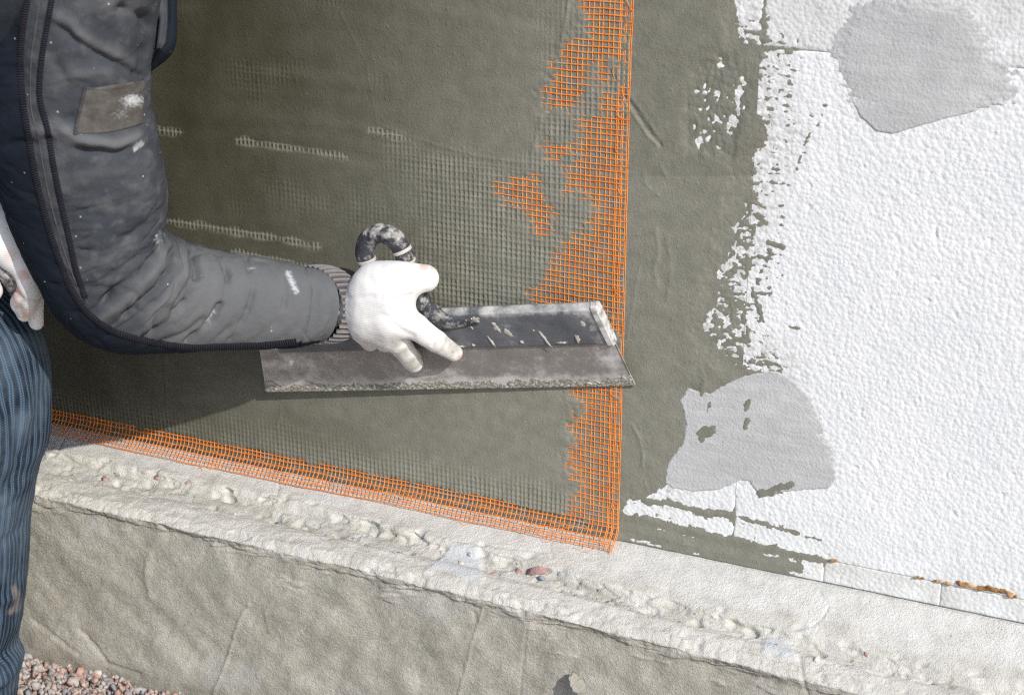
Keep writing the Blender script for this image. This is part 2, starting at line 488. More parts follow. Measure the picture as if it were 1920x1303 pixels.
# ------------------------------------------------------------------ wall layers as height fields (mm above the board plane)
STEP = 0.00122
XF = np.arange(-0.80, 0.66, STEP)
XL = np.linspace(-2.6, -0.805, 46); XR = np.linspace(0.665, 2.4, 46)
ZF = np.arange(ZB + 0.0005, 1.0, STEP)
ZT = np.linspace(1.005, 2.5, 40)
ZA = np.concatenate([ZF, ZT])

RIGHT = [(-9000, -9000), (1360, -9000), (1372, -60), (1380, 0), (1392, 50), (1402, 85), (1425, 100), (1422, 140), (1437, 200), (1452, 262), (1440, 290), (1420, 300), (1400, 340), (1398, 375), (1402, 400), (1378, 430), (1382, 480), (1352, 520), (1352, 560), (1326, 610), (1340, 635), (1362, 655), (1375, 680), (1425, 686), (1445, 698), (1400, 722), (1360, 743), (1330, 757), (1310, 757), (1296, 738), (1284, 752), (1300, 800), (1297, 830), (1262, 870), (1252, 905), (1228, 925), (1205, 938), (1172, 948), (1168, 1000), (1150, 1100), (1000, 9000), (-9000, 9000)]
SEAM_LO, SEAM_HI, JOINT = 0.3302, 0.9012, 0.2790
def foam_h(X, Z):
    b = beads(X / 0.0046, Z / 0.0046)
    b2 = beads(X / 0.0037 + 31, Z / 0.0037 + 17, 9)
    h = 0.38 * np.sqrt(np.clip(1 - (b / 0.78) ** 2, 0, 1)) + 0.30 * np.sqrt(np.clip(1 - (b2 / 0.8) ** 2, 0, 1)) - 0.40
    h = h * (0.75 + 0.5 * fbm(X / 0.09, Z / 0.07, 23, 2)) + 0.34 * fbm(X / 0.03, Z / 0.03, 21, 3) + 0.10 * noise(X / 0.05, Z / 0.0032, 27) * sstep(0.6, 0.75, Z) + 0.18 * noise(X / 0.011, Z / 0.011, 31)
    pits = np.clip(fbm(X / 0.012, Z / 0.012, 41, 2) - 0.42, 0, 1)
    return h - 4.0 * pits

def board(x0, x1, z0, z1, dz, seed):
    gap = 0.0005
    xs = np.concatenate([XL, np.linspace(-0.80, 0.12, 60), XF[(XF > 0.125)], XR])
    xs = xs[(xs > x0 + gap) & (xs < x1 - gap)]; zs = ZA[(ZA > z0 + gap) & (ZA < z1 - gap)]
    xs = np.concatenate([[x0 + 0.00015], xs, [x1 - 0.00015]]); zs = np.concatenate([[z0 + gap], zs, [z1 - gap]])
    X, Z = np.meshgrid(xs, zs)
    h = foam_h(X, Z) + dz + 0.3 * fbm(X / 0.2, Z / 0.2, seed, 2)
    gx = np.minimum(X - x0, x1 - X) + 0.02 * sstep(ZB + 0.085, ZB + 0.11, Z) * sstep(0.885, 0.872, Z)
    ed = np.minimum(gx, np.minimum(Z - z0, z1 - Z))
    h = h - 0.7 * np.exp(-((ed - gap) / 0.0010) ** 1) - 0.35 * np.exp(-ed / 0.004) * (fbm(X / 0.008, Z / 0.008, seed + 3, 2) + .4)
    n, m = X.shape
    Vf = np.stack([X, -h / 1000, Z], -1).reshape(-1, 3)
    # faces: front towards -y
    Fc = grid_faces(n, m)
    # border skirt to the back
    ring = np.concatenate([np.arange(m), np.arange(1, n) * m + m - 1, (n - 1) * m + np.arange(m - 2, -1, -1), np.arange(n - 2, 0, -1) * m])
    back = Vf[ring].copy(); back[:, 1] = 0.060
    k = len(Vf); r2 = np.roll(np.arange(len(ring)), -1)
    sk = np.stack([ring, k + np.arange(len(ring)), k + r2, ring[r2]], 1)
    u, v = pix(np.concatenate([Vf, back])).T
    dirt = np.zeros(len(u))
    if dz < 0:
        dirt = 0.35 + 0.5 * np.clip(fbm(np.concatenate([Vf, back])[:, 0] / .05, np.concatenate([Vf, back])[:, 2] / .05, 77, 3), -0.5, 1)
    else:
        zz = np.concatenate([Vf, back])[:, 2]; xx = np.concatenate([Vf, back])[:, 0]
        dirt = np.clip(0.35 * sstep(ZB + 0.12, ZB + 0.02, zz) * (0.4 + fbm(xx / .06, zz / .03, 78, 3)), 0, 1)
    PP = np.concatenate([Vf, back]); q_ = (u > 1250) & (u < 1620) & (v > -60) & (v < 1100)
    if q_.any():
        dd_ = poly_sd0(u[q_], v[q_], RIGHT)
        nz_ = fbm(PP[q_, 0] / 0.012, PP[q_, 2] / 0.007, 79, 4)
        dirt[q_] = np.maximum(dirt[q_], np.clip((0.30 + 1.3 * nz_) * sstep(-95, -5, dd_), 0, 0.75))
    return PP, np.concatenate([Fc, sk]), {'dirt': np.clip(dirt, 0, 1)}
G_B = 'insulation boards on the wall'
boards = [
    ((-2.6, JOINT, SEAM_LO, SEAM_HI, 0.0, 51), 'white polystyrene board mostly buried under the grey plaster coat'),
    ((JOINT, 1.279, SEAM_LO, SEAM_HI, 0.15, 52), 'large white polystyrene board carrying the lower grey adhesive patch'),
    ((-2.6, 0.2806, SEAM_HI, 1.47, 0.1, 53), 'white polystyrene board above the upper seam, left of its vertical joint'),
    ((0.2806, 1.78, SEAM_HI, 1.47, -0.1, 54), 'white polystyrene board above the upper seam at the top right'),
    ((-2.6, 0.3860, ZB, SEAM_LO, -0.55, 55), 'narrow polystyrene strip along the ledge, smeared with grey plaster'),
    ((0.3860, 0.5165, ZB, SEAM_LO, -0.7, 56), 'short narrow polystyrene strip between two cracks on the ledge'),
    ((0.5165, 2.4, ZB, SEAM_LO, -0.9, 57), 'dirty narrow polystyrene strip under the brown sealant at right'),
]
for k, (a, lab) in enumerate(boards):
    Vb, Fb, ab = board(*a)
    tag(mesh_obj('foam_board', Vb, Fb, M_foam, attrs=ab), lab, 'insulation board', G_B)

# ---- the reinforcement grid: thread positions shared by threads and plaster
PX, PZ = 0.00588, 0.0068
XH = 0.1372                                   # right hem
kx = np.arange(0, 160); TX0 = XH - kx * PX + np.random.RandomState(1).normal(0, 0.0004, 160)
ZTOP = 1.03
kz = np.arange(0, 130); TZ0 = ZTOP - kz * PZ + np.random.RandomState(2).normal(0, 0.0005, 130)
def wobx(X, Z): return 0.0011 * noise(X / 0.09, Z / 0.11, 61) + 0.0005 * noise(X / 0.02, Z / 0.03, 62)
def wobz(X, Z): return 0.0014 * noise(X / 0.10 + 9, Z / 0.08, 63) + 0.0005 * noise(X / 0.025, Z / 0.02 + 5, 64)
def thread_dist(X, Z):
    xw = X - wobx(X, Z); zw = Z - wobz(X, Z)
    sx = TX0[::-1]; i = np.clip(np.searchsorted(sx, xw), 1, len(sx) - 1)
    dx = np.minimum(np.abs(xw - sx[i - 1]), np.abs(xw - sx[i]))
    sz = TZ0[::-1]; j = np.clip(np.searchsorted(sz, zw), 1, len(sz) - 1)
    dz = np.minimum(np.abs(zw - sz[j - 1]), np.abs(zw - sz[j]))
    return dx, dz

def Z5(pts): return [(960 + x / 2.714, y / 2.714) for x, y in pts]
E1 = Z5([(355, -400), (355, 0), (385, 100), (408, 110), (410, 190), (275, 205), (255, 235), (240, 290), (215, 340), (180, 440), (165, 470), (180, 560), (260, 560), (355, 500), (360, 440), (390, 390), (385, 300), (430, 330), (430, 450), (490, 420), (490, 300), (580, 290), (580, -400)])
E2 = Z5([(490, 480), (580, 440), (570, 1700), (390, 1560), (390, 1300), (395, 1120), (440, 1060), (340, 960), (270, 980), (300, 840), (350, 790), (180, 790), (180, 740), (350, 735), (350, 620), (450, 600), (480, 500)])
E3 = [(930, 355), (940, 338), (975, 335), (1008, 338), (1012, 355), (1030, 385), (1035, 402), (1030, 430), (1012, 445), (1000, 405), (985, 385), (945, 372)]
E4 = [(1000, 560), (995, 545), (1020, 530), (1030, 500), (1055, 470), (1080, 440), (1160, 440), (1160, 620), (1050, 620)]
E5 = [(1062, 700), (1066, 730), (1085, 742), (1095, 762), (1076, 790), (1073, 815), (1086, 822), (1068, 848), (1064, 868), (1076, 880), (1072, 900), (1088, 905), (1078, 940), (1062, 962), (1060, 1100), (1180, 1100), (1165, 700)]
IMP = [(720, 243), (830, 272), (905, 296), (985, 302), (1012, 245), (1035, 180), (1060, 60), (1075, -300), (1200, -300), (1200, 640), (640, 640), (640, 560), (680, 500), (760, 430), (770, 370), (720, 300)]
ROWS = [[(240, 229), (340, 247)], [(448, 263), (560, 279), (650, 293)], [(298, 409), (400, 424), (470, 436), (560, 453), (598, 459)], [(440, 471), (520, 487), (580, 503)], [(700, 243), (770, 262)]]
HOLE = [(1298, 130), (1345, 85), (1375, 95), (1410, 110), (1415, 180), (1395, 250), (1372, 300), (1292, 285), (1278, 230)]
BANDS = [[(1205, 938), (1262, 945), (1320, 960), (1385, 968), (1455, 988), (1510, 1005), (1562, 1018)],
         [(1150, 962), (1216, 974), (1290, 992), (1350, 1008), (1420, 1022), (1490, 1037), (1538, 1047)],
         [(1150, 985), (1210, 1000), (1322, 1028), (1393, 1046), (1450, 1058), (1500, 1064)]]
BW = [8, 8, 10]
SLIV = [[(1548, 198), (1536, 232), (1512, 262)], [(1512, 262), (1492, 322)], [(1410, 540), (1432, 605)], [(1395, 590), (1405, 640)], [(1440, 455), (1468, 462)], [(1425, 548), (1445, 552)], [(1480, 612), (1500, 618)], [(1370, 560), (1378, 612)], [(1398, 455), (1402, 520)]]

def plaster_field(X, Z):
    """plaster height in mm above the board plane, thread film included; also how dark the tone is"""
    P = np.stack([X, np.zeros_like(X), Z], -1)
    uv_ = pix(P); u, v = uv_[..., 0], uv_[..., 1]
    d = np.full(X.shape, 400.0); q_ = u > 1100
    d[q_] = poly_sd0(u[q_], v[q_], RIGHT)
    rag = 12 * fbm(X / 0.022, Z / 0.022, 71, 4) + 7 * noise(X / 0.0055, Z / 0.0055, 75)
    amp = np.where((v > 690) & (v < 930), 0.45, 1.0) * np.where(v < 40, .4, 1)
    dd = d + rag * amp
    SPK = [(1380, 60), (1430, 60), (1500, 150), (1548, 200), (1484, 335), (1450, 470), (1430, 600), (1455, 690), (1380, 690), (1320, 620), (1345, 500), (1385, 350), (1430, 260)]
    spk = poly_sd(u, v, SPK)
    slope = 0.055 - 0.030 * sstep(-40, 20, spk)
    t = np.clip(dd * slope, -6, 2.1)
    # left-overs in pits beyond the edge
    tail = 0.20 + 1.05 * fbm(X / 0.011, Z / 0.006, 81, 3) - 0.012 * np.clip(-spk, 0, 60) - 0.0035 * np.clip(-d, 0, 999)
    t = np.where(d < 0, np.maximum(t, np.where(d > -95, tail, -6)), t)
    # scraped zone where the board shows through
    hs = poly_sd(u, v, HOLE)
    hk = sstep(-14, 22, hs + 10 * noise(X / 0.01, Z / 0.01, 85))
    t = t * (1 - hk) + hk * (0.36 + 1.25 * fbm(X / 0.018, Z / 0.026, 86, 3) + 0.5 * noise(X / 0.005, Z / 0.006, 88)) * (t > 0) + hk * t * (t <= 0)
    for L, bw in zip(BANDS, BW):
        bd = bw - line_d(u, v, L) + 7 * fbm(X / 0.012, Z / 0.009, 91, 3) - 4 * sstep(1430, 1540, u)
        t = np.maximum(t, np.clip(bd * 0.07, -6, 0.75))
    for L in SLIV:
        bd = 6.5 - line_d(u, v, L) + 6 * fbm(X / 0.008, Z / 0.006, 93, 2)
        t = np.maximum(t, np.clip(bd * 0.08, -6, 0.6))
    # strip edge above ledge at right: cut clean below the strip
    surf = 0.16 * fbm(X / 0.14, Z / 0.10, 101, 2) + 0.06 * fbm(X / 0.006, Z / 0.012, 105, 2) + 0.16 * np.clip(fbm(X / 0.035 + Z / .05, Z / 0.06, 107, 3) - 0.15, 0, 1)
    rr_ = np.hypot(X + 0.25, Z + 0.55); th_ = np.arctan2(Z + 0.55, X + 0.25)
    arcs = noise(rr_ / 0.016, th_ / 0.45, 541) * sstep(-0.2, 0.3, noise(X / 0.16, Z / 0.12, 543))
    surf = surf + 0.06 * arcs + 0.04 * noise(rr_ / 0.005, th_ / 0.3, 545)
    # ---- mesh zone
    inm = sstep(XH + 0.0015, XH - 0.0005, X)
    ex = np.maximum.reduce([poly_sd(u, v, q) for q in (E1, E2, E3, E4, E5)])
    imp = poly_sd(u, v, IMP)
    zrel = Z - ZB
    bot = 1 - sstep(0.024, 0.075, zrel + 0.022 * fbm(X / 0.07, Z / 0.05, 111, 2))    # 1 near the bottom edge
    exk = sstep(-26, 20, ex - 3 + 16 * fbm(X / 0.022, Z / 0.014, 113, 4) + 13 * noise(X / 0.0075, Z / 0.006, 114))
    impk = sstep(-30, 60, imp + 38 * fbm(X / 0.06, Z / 0.04, 115, 3)) * (0.55 + 0.45 * sstep(700, 900, u))
    rowk = np.zeros_like(X)
    for L in ROWS:
        rowk = np.maximum(rowk, sstep(10, 3, line_d(u, v, L) + 6 * noise(X / 0.02, Z / 0.02, 117)))
    faint = 0.35 * sstep(0.1, 0.5, fbm(X / 0.13, Z / 0.09, 119, 3)) * (v < 560)
    impk = impk * np.clip(0.85 + 0.75 * fbm(X / 0.035, Z / 0.022, 116, 3), 0.15, 1.1)
    relief = np.clip(np.maximum.reduce([impk, bot, faint, 0.35 * rowk]), 0, 1.1)
    dx, dz = thread_dist(X, Z)
    pv = 1 - (dx / 0.0014) ** 2; ph = 0.7 - (dz / 0.0015) ** 2
    prof = np.clip(np.maximum(pv, ph * 1.0), -0.4, 1)
    level = 4.35 - 1.65 * relief                     # between threads
    hm_cov = np.maximum(level + surf * (1 - 0.4 * relief), level + 1.25 * relief * (prof + 0.25) + surf * .5)
    film = 0.22 + 0.35 * fbm(X / 0.02, Z / 0.016, 121, 3)
    hm_cov = np.where(relief > 0.55, np.maximum(hm_cov, 2.55 + 0.95 * prof + film), hm_cov)
    hm_cov = np.maximum(hm_cov, np.where(rowk > 0.05, 3.75 + 1.05 * np.clip(prof, -0.3, 1) * rowk + 0.5 * (rowk - 0.6), -9))
    hm_exp = 2.25 + 0.25 * surf + 0.35 * fbm(X / 0.01, Z / 0.01, 123, 2)
    hm = hm_cov * (1 - exk) + hm_exp * exk
    # bottom edge of the plaster
    eb = 0.0225 + 0.004 * fbm(X / 0.05, X * 0, 131, 3) - 0.004 * sstep(-0.1, 0.1, X) + 0.0016 * noise(X / 0.006, X * 0 + 3.3, 133)
    eb = np.where(X > XH - 0.042, 0.012 + 0.004 * noise(X / 0.01, X * 0, 135), eb)
    eb = eb - 0.007 * sstep(0.010, 0.004, np.abs(X + 0.545)) - 0.006 * sstep(0.012, 0.004, np.abs(X + 0.28))
    eb_k = sstep(-0.0012, 0.0012, zrel - eb)
    hm = hm * eb_k + (1 - eb_k) * (0.75 + 0.8 * fbm(X / 0.02, Z / 0.008, 137, 3) - 0.05 / (zrel + 0.02) * 0.2)
    base = np.minimum(t, 2.1) + np.where(t > 0.5, surf * 1.1, surf * 0.4)
    h = base * (1 - inm) + np.where(t > 0.5, hm, base) * inm
    # ---- trowel marks: (polyline, half width px, height mm)
    marks = [([(1080, -60), (1062, 40), (1050, 105)], 4, 1.0), ([(1050, 105), (1030, 180), (1010, 250), (1000, 290)], 4, 0.5), ([(1058, 0), (1044, 110), (1024, 190)], 3, 0.35),
             ([(313, 660), (315, 720), (318, 800)], 2.5, 0.55), ([(316, 663), (370, 682), (440, 706), (455, 712)], 4, 0.6), ([(318, 668), (372, 688), (445, 713)], 4, -0.7),
             ([(531, 736), (529, 775), (522, 800)], 2.2, 0.6), ([(92, 700), (108, 742), (130, 754)], 3, 1.0),
             ([(1172, 178), (1196, 212), (1222, 252), (1240, 272)], 4, -1.6), ([(1166, 182), (1190, 216), (1216, 256), (1232, 270)], 3.0, 0.9), ([(1182, 178), (1206, 210), (1232, 250)], 3.0, 0.7),
             ([(1187, 795), (1200, 820), (1207, 850), (1206, 872)], 2.6, 0.9), ([(1210, 900), (1214, 918)], 2.5, 0.6), ([(1200, 500), (1192, 540), (1186, 580), (1176, 640)], 2.5, 0.4),
             ([(1208, 320), (1212, 345), (1232, 365)], 3, 0.45), ([(1230, 430), (1236, 470), (1228, 505), (1234, 540)], 5, 0.7), ([(1250, 440), (1260, 500), (1252, 560)], 4, 0.5),
             ([(1315, 690), (1322, 715), (1312, 750)], 4, 0.7), ([(1240, 310), (1250, 330)], 5, 0.7), ([(715, 232), (770, 255), (860, 282), (930, 298), (985, 304)], 3, 0.5),
             ([(640, 20), (690, 120), (706, 210), (712, 240)], 2.2, 0.35), ([(556, 140), (562, 170)], 3, .5), ([(535, 340), (530, 380)], 4, .4), ([(1168, 60), (1176, 90), (1205, 120)], 5, .35)]
    for L, wd, a in marks:
        xs_ = [p[0] for p in L]; ys_ = [p[1] for p in L]
        q = (u > min(xs_) - 30) & (u < max(xs_) + 30) & (v > min(ys_) - 30) & (v < max(ys_) + 30)
        if q.any():
            dl = line_d(u[q], v[q], L)
            h[q] += a * np.exp(-(dl / wd) ** 2) * (0.75 + 0.5 * noise(X[q] / 0.006, Z[q] / 0.006, 141)) * (t[q] > 0.3)
    # lumps on the right band
    lump = np.clip(beads(X / 0.021, Z / 0.021, 15), 0, 1)
    h += np.where((lump < 0.075) & (noise(X / .06, Z / .06, 143) > 0.0), 0.7 * (1 - (lump / 0.075) ** 2), 0) * (t > 0.5)
    # base tone: darkest at the left and top, lighter towards the right band
    toned = 1 - sstep(150, 1150, u + 50 * fbm(X / 0.25, Z / 0.2, 151, 2) + 0.35 * np.clip(v - 500, -500, 500))
    toned = 0.05 + 1.02 * toned * (0.85 + .12 * fbm(X / .05, Z / .08, 153, 3)) + 0.15 * (d > 0) * (u > 1170) * (v < 330)
    toned = toned + 0.09 * arcs + 0.06 * fbm(X / 0.10, Z / 0.06, 547, 3)
    toned = toned - inm * (0.75 * rowk * np.clip(prof + 0.2, 0, 1) + 0.30 * relief * np.clip(prof, 0, 1))
    return h, np.clip(toned, 0, 1), t, u, v

XP = np.concatenate([XL, XF[XF < 0.43]])
X, Z = np.meshgrid(XP, ZA)
H, TONED, T, PU_, PV_ = plaster_field(X, Z)
Vp = np.stack([X, -H / 1000, Z], -1).reshape(-1, 3)
Fp = grid_faces(*X.shape)
keep = (H.reshape(-1)[Fp].max(1) > -0.9)
Vp, Fp, ap = clean(Vp, Fp, keep, {'toned': TONED.reshape(-1)})
tag(mesh_obj('plaster_coat', Vp, Fp, M_plaster, attrs=ap), 'moist olive grey base coat plaster spread over the boards with ragged right edge', 'plaster')

# ---- dry adhesive patches on the boards
def patch(pts, thick, slope_soft, label, seed, soft_fn):
    P = np.array([at(px, py, 0) for px, py in pts])
    x0, x1, z0, z1 = P[:, 0].min() - .02, P[:, 0].max() + .02, P[:, 2].min() - .02, P[:, 2].max() + .02
    xs = np.arange(x0, x1, 0.00125); zs = np.arange(z0, z1, 0.00125)
    X, Z = np.meshgrid(xs, zs)
    uv_ = pix(np.stack([X, 0 * X, Z], -1)); u, v = uv_[..., 0], uv_[..., 1]
    d = poly_sd(u, v, pts)
    soft = soft_fn(u, v)                      # 1 = feathered edge
    d2 = d + soft * (16 * fbm(X / 0.02, Z / 0.008, seed, 3) + 9 * noise(X / 0.006, Z / 0.004, seed + 5)) + (1 - soft) * 2.5 * fbm(X / .01, Z / .01, seed + 9, 2)
    h = np.clip(d2 * (0.05 * soft + 0.5 * (1 - soft)), -3, thick)
    h = h + np.where(h > 0.3, 0.30 * fbm(X / 0.05, Z / 0.04, seed + 11, 3) + 0.16 * fbm(X / 0.06, Z / 0.005, seed + 13, 2) + 0.25 * np.exp(-(d2 / 5.0) ** 2) * (1 - soft), 0)
    h = h - 1.2 * np.clip(fbm(X / 0.012, Z / 0.010, seed + 15, 2) - 0.5, 0, 1)
    V = np.stack([X, -h / 1000, Z], -1).reshape(-1, 3); Fc = grid_faces(*X.shape)
    V, Fc, _ = clean(V, Fc, h.reshape(-1)[Fc].max(1) > -0.7)
    return tag(mesh_obj('adhesive_patch', V, Fc, M_patch), label, 'adhesive patch', 'dried adhesive dabs on the boards')
PA = [(1558, 92), (1572, 60), (1590, 40), (1600, 15), (1650, -4), (1700, 0), (1745, -6), (1795, 10), (1832, 34), (1848, 70), (1858, 110), (1890, 138), (1908, 170), (1904, 190), (1870, 197), (1780, 222), (1672, 252), (1645, 248), (1618, 225), (1590, 190), (1570, 150)]
PB = [(1448, 694), (1480, 706), (1508, 728), (1530, 760), (1550, 820), (1568, 872), (1570, 895), (1555, 915), (1500, 918), (1436, 928), (1418, 920), (1408, 906), (1390, 899), (1372, 908), (1345, 918), (1310, 922), (1270, 918), (1245, 908), (1250, 870), (1280, 830), (1285, 790), (1275, 750), (1290, 725), (1330, 735), (1390, 705)]
patch(PA, 1.3, 1, 'large pale grey adhesive dab with feathered sides near top right corner', 161, lambda u, v: 1 - sstep(185, 215, v - 0.0 * u) * (u > 1600) - 0 * u)
patch(PB, 1.15, 1, 'light grey rounded adhesive dab beside the ragged plaster edge, lower right', 171, lambda u, v: 0.18 + 0.5 * sstep(1460, 1540, u) * sstep(900, 860, v))
# thin plaster smears on the lower patch
def smear(pts_list, name_label, thick=0.22, off=1.2):
    allp = np.array([p for L, _ in pts_list for p in L])
    P = np.array([at(px, py, 0) for px, py in allp])
    xs = np.arange(P[:, 0].min() - .012, P[:, 0].max() + .012, 0.0012); zs = np.arange(P[:, 2].min() - .012, P[:, 2].max() + .012, 0.0012)
    X, Z = np.meshgrid(xs, zs)
    uv_ = pix(np.stack([X, 0 * X, Z], -1)); u, v = uv_[..., 0], uv_[..., 1]
    d = np.full(X.shape, -99.0)
    for L, wd in pts_list:
        d = np.maximum(d, wd - line_d(u, v, L))
    d = d + 6 * fbm(X / 0.007, Z / 0.006, 181, 3)
    h = off + np.clip(d * 0.12, -0.6, thick)
    V = np.stack([X, -h / 1000, Z], -1).reshape(-1, 3); Fc = grid_faces(*X.shape)
    V, Fc, a = clean(V, Fc, d.reshape(-1)[Fc].max(1) > -1.5, {'toned': np.full(X.size, 0.1)})
    return tag(mesh_obj('plaster_smear', V, Fc, M_plaster, attrs=a), name_label, 'plaster smear', 'plaster smears on the lower dab')
smear([([(1318, 818), (1335, 806)], 8), ([(1312, 812), (1322, 802)], 5)], 'dark moist plaster fleck near the left side of the lower dab')
smear([([(1328, 766), (1332, 754)], 2.5)], 'thin dark plaster tick at the upper left of the lower dab')
smear([([(1398, 766), (1403, 752)], 3.5)], 'topmost of the dark plaster ticks in the middle of the lower dab')
smear([([(1398, 801), (1402, 788)], 4)], 'lowest of the dark plaster ticks in the middle of the lower dab')
smear([([(1425, 922), (1450, 920)], 6), ([(1445, 919), (1482, 908)], 7)], 'brushed dark plaster streak along the bottom edge of the lower dab')

# ------------------------------------------------------------------ plinth with its ledge
def plinth():
    xs = np.concatenate([np.linspace(-2.6, -0.84, 50), np.arange(-0.83, 0.70, 0.00165), np.linspace(0.705, 2.4, 50)])
    e1 = 0.050 + 0.026 * sstep(-0.4, 0.5, xs) + 0.006 * fbm(xs / 0.12, xs * 0, 201, 3) + 0.003 * noise(xs / 0.02, xs * 0, 205)
    dr = 0.012 * sstep(-0.2, 0.55, xs)
    def col_(i):
        a = e1[i]
        b0 = 0.082 + 0.008 * sstep(-0.2, 0.5, xs[i]) ; b0 = max(b0, a + 0.016)
        return [(0.065, ZB - 0.0005), (-0.0, ZB - 0.002), (-a, ZB - 0.002 - 0.20 * a - dr[i]), (-a - 0.007, ZB - 0.017 - 0.15 * a - dr[i]),
                (-b0, ZB - 0.029 - dr[i]), (-b0 - 0.010, ZB - 0.0270 - dr[i]), (-max(b0 + 0.026, 0.117), ZB - 0.031 - dr[i]), (-0.1275, ZB - 0.040 - dr[i]), (-0.1225, ZB - 0.053 - dr[i]), (-0.1260, 0.15), (-0.131, -0.01)]
    seg = [8, 34, 10, 9, 8, 13, 9, 12, 62, 92]
    par = np.concatenate([np.linspace(k, k + 1, s, endpoint=False) for k, s in enumerate(seg)] + [[len(seg)]])
    C = np.array([col_(i) for i in range(len(xs))])                     # nx, npts, 2
    k0 = np.minimum(par.astype(int), len(seg) - 1); fr = par - k0
    Y = C[:, k0, 0] * (1 - fr) + C[:, k0 + 1, 0] * fr
    Zz = C[:, k0, 1] * (1 - fr) + C[:, k0 + 1, 1] * fr
    # smooth the profile a little
    for _ in range(1):
        Y[:, 2:-2] = (Y[:, 1:-3] + 2 * Y[:, 2:-2] + Y[:, 3:-1]) / 4; Zz[:, 2:-2] = (Zz[:, 1:-3] + 2 * Zz[:, 2:-2] + Zz[:, 3:-1]) / 4
    X = np.repeat(xs[:, None], Y.shape[1], 1)
    S = np.concatenate([np.zeros((len(xs), 1)), np.cumsum(np.hypot(np.diff(Y, axis=1), np.diff(Zz, axis=1)), 1)], 1)
    # normals in the profile plane
    ty = np.gradient(Y, axis=1); tz = np.gradient(Zz, axis=1); L = np.hypot(ty, tz) + 1e-9
    ny, nz = tz / L, -ty / L
    p = par[None, :]
    uv_ = pix(np.stack([X, Y, Zz], -1)); u, v = uv_[..., 0], uv_[..., 1]
    pale = sstep(-6, 6, poly_sd(u, v, [(812, 1056), (838, 1032), (850, 1020), (900, 1022), (903, 1060), (906, 1092), (870, 1082), (830, 1068), (796, 1072)]) + 4 * fbm(X / .01, S / .01, 209, 2))
    pale2 = sstep(-5, 5, poly_sd(u, v, [(1432, 1200), (1470, 1196), (1488, 1212), (1492, 1236), (1460, 1228), (1430, 1222)]) + 4 * fbm(X / .01, S / .01, 209, 2))
    pale = np.maximum(pale, pale2)
    ledge = sstep(1.9 + 0.0 * p, 1.6, p + 0.45 * fbm(X / 0.05, S / 0.03, 211, 3))
    rough = sstep(1.72, 2.15, p + 0.2 * noise(X / .03, S / .02, 213)) * sstep(8.0, 7.2, p)
    face = sstep(7.0, 7.9, p)
    wh = sstep(7.30, 7.05, p + 0.8 * fbm(X / 0.05, S / 0.012, 215, 4))
    d = 0.0030 * rough * fbm(X / 0.065, S / 0.018, 217, 3) + 0.0006 * rough * fbm(X / 0.010, S / 0.006, 219, 3)
    br = fbm(X / 0.032, S / 0.016, 218, 4); br2 = fbm(X / 0.012, S / 0.008, 220, 3)
    bz = sstep(1.8, 2.2, p) * sstep(4.3, 3.7, p) * sstep(-0.25, 0.15, fbm(X / 0.09, S / 0.05, 222, 2)) + 0.25 * sstep(4.0, 4.4, p) * sstep(6.8, 6.2, p)
    d = d - rough * (0.0028 * sstep(0.06, 0.14, br) + 0.0010 * sstep(0.06, 0.14, br2)) * bz
    chip = np.clip(fbm(X / 0.028, S / 0.02, 221, 2) - 0.18, 0, 1); d = d - 0.020 * chip * rough * sstep(4.6, 4.0, p)
    lipk = sstep(5.2, 6.2, p) * sstep(8.25, 7.6, p)
    d = d + lipk * (0.0014 * fbm(X / 0.040, S / 0.05, 226, 3) - 0.0030 * sstep(0.26, 0.42, fbm(X / 0.05, S / 0.03, 228, 3)) - 0.0009 * sstep(0.10, 0.22, fbm(X / 0.011, S / 0.012, 230, 2)))
    d = d * (1 - 0.85 * pale) + 0.002 * pale
    d += (1 - rough) * (1 - face) * (0.0011 * fbm(X / 0.03, S / 0.03, 223, 4))
    lat = X * 0.8 + S * 0.6; lon = -X * 0.6 + S * 0.8
    d += face * (0.0095 * fbm(lat / 0.15, lon / 0.10, 225, 3) + 0.0022 * fbm(lat / 0.018, lon / 0.06, 227, 4) + 0.0004 * fbm(X / 0.006, S / 0.006, 229, 2))
    # scraped texture below the lip: raked lines
    rk = sstep(0.05, 0.30, fbm(X / 0.07, S / 0.03, 231, 3) + 0.6 * sstep(8.45, 7.6, p) - 0.22) * sstep(7.2, 7.7, p) * sstep(8.55, 8.25, p)
    d += rk * (0.0020 * noise(X / 0.02, (S + 0.12 * X) / 0.0035, 233) + 0.0014)
    wh = np.maximum(wh, 0.16 * rk)
    stain = 0.0 * X
    wh = wh * (1 - 0.55 * sstep(2.3, 2.9, p) * sstep(4.4, 3.8, p) * sstep(-0.25, 0.35, fbm(X / 0.06, S / 0.015, 224, 3)))
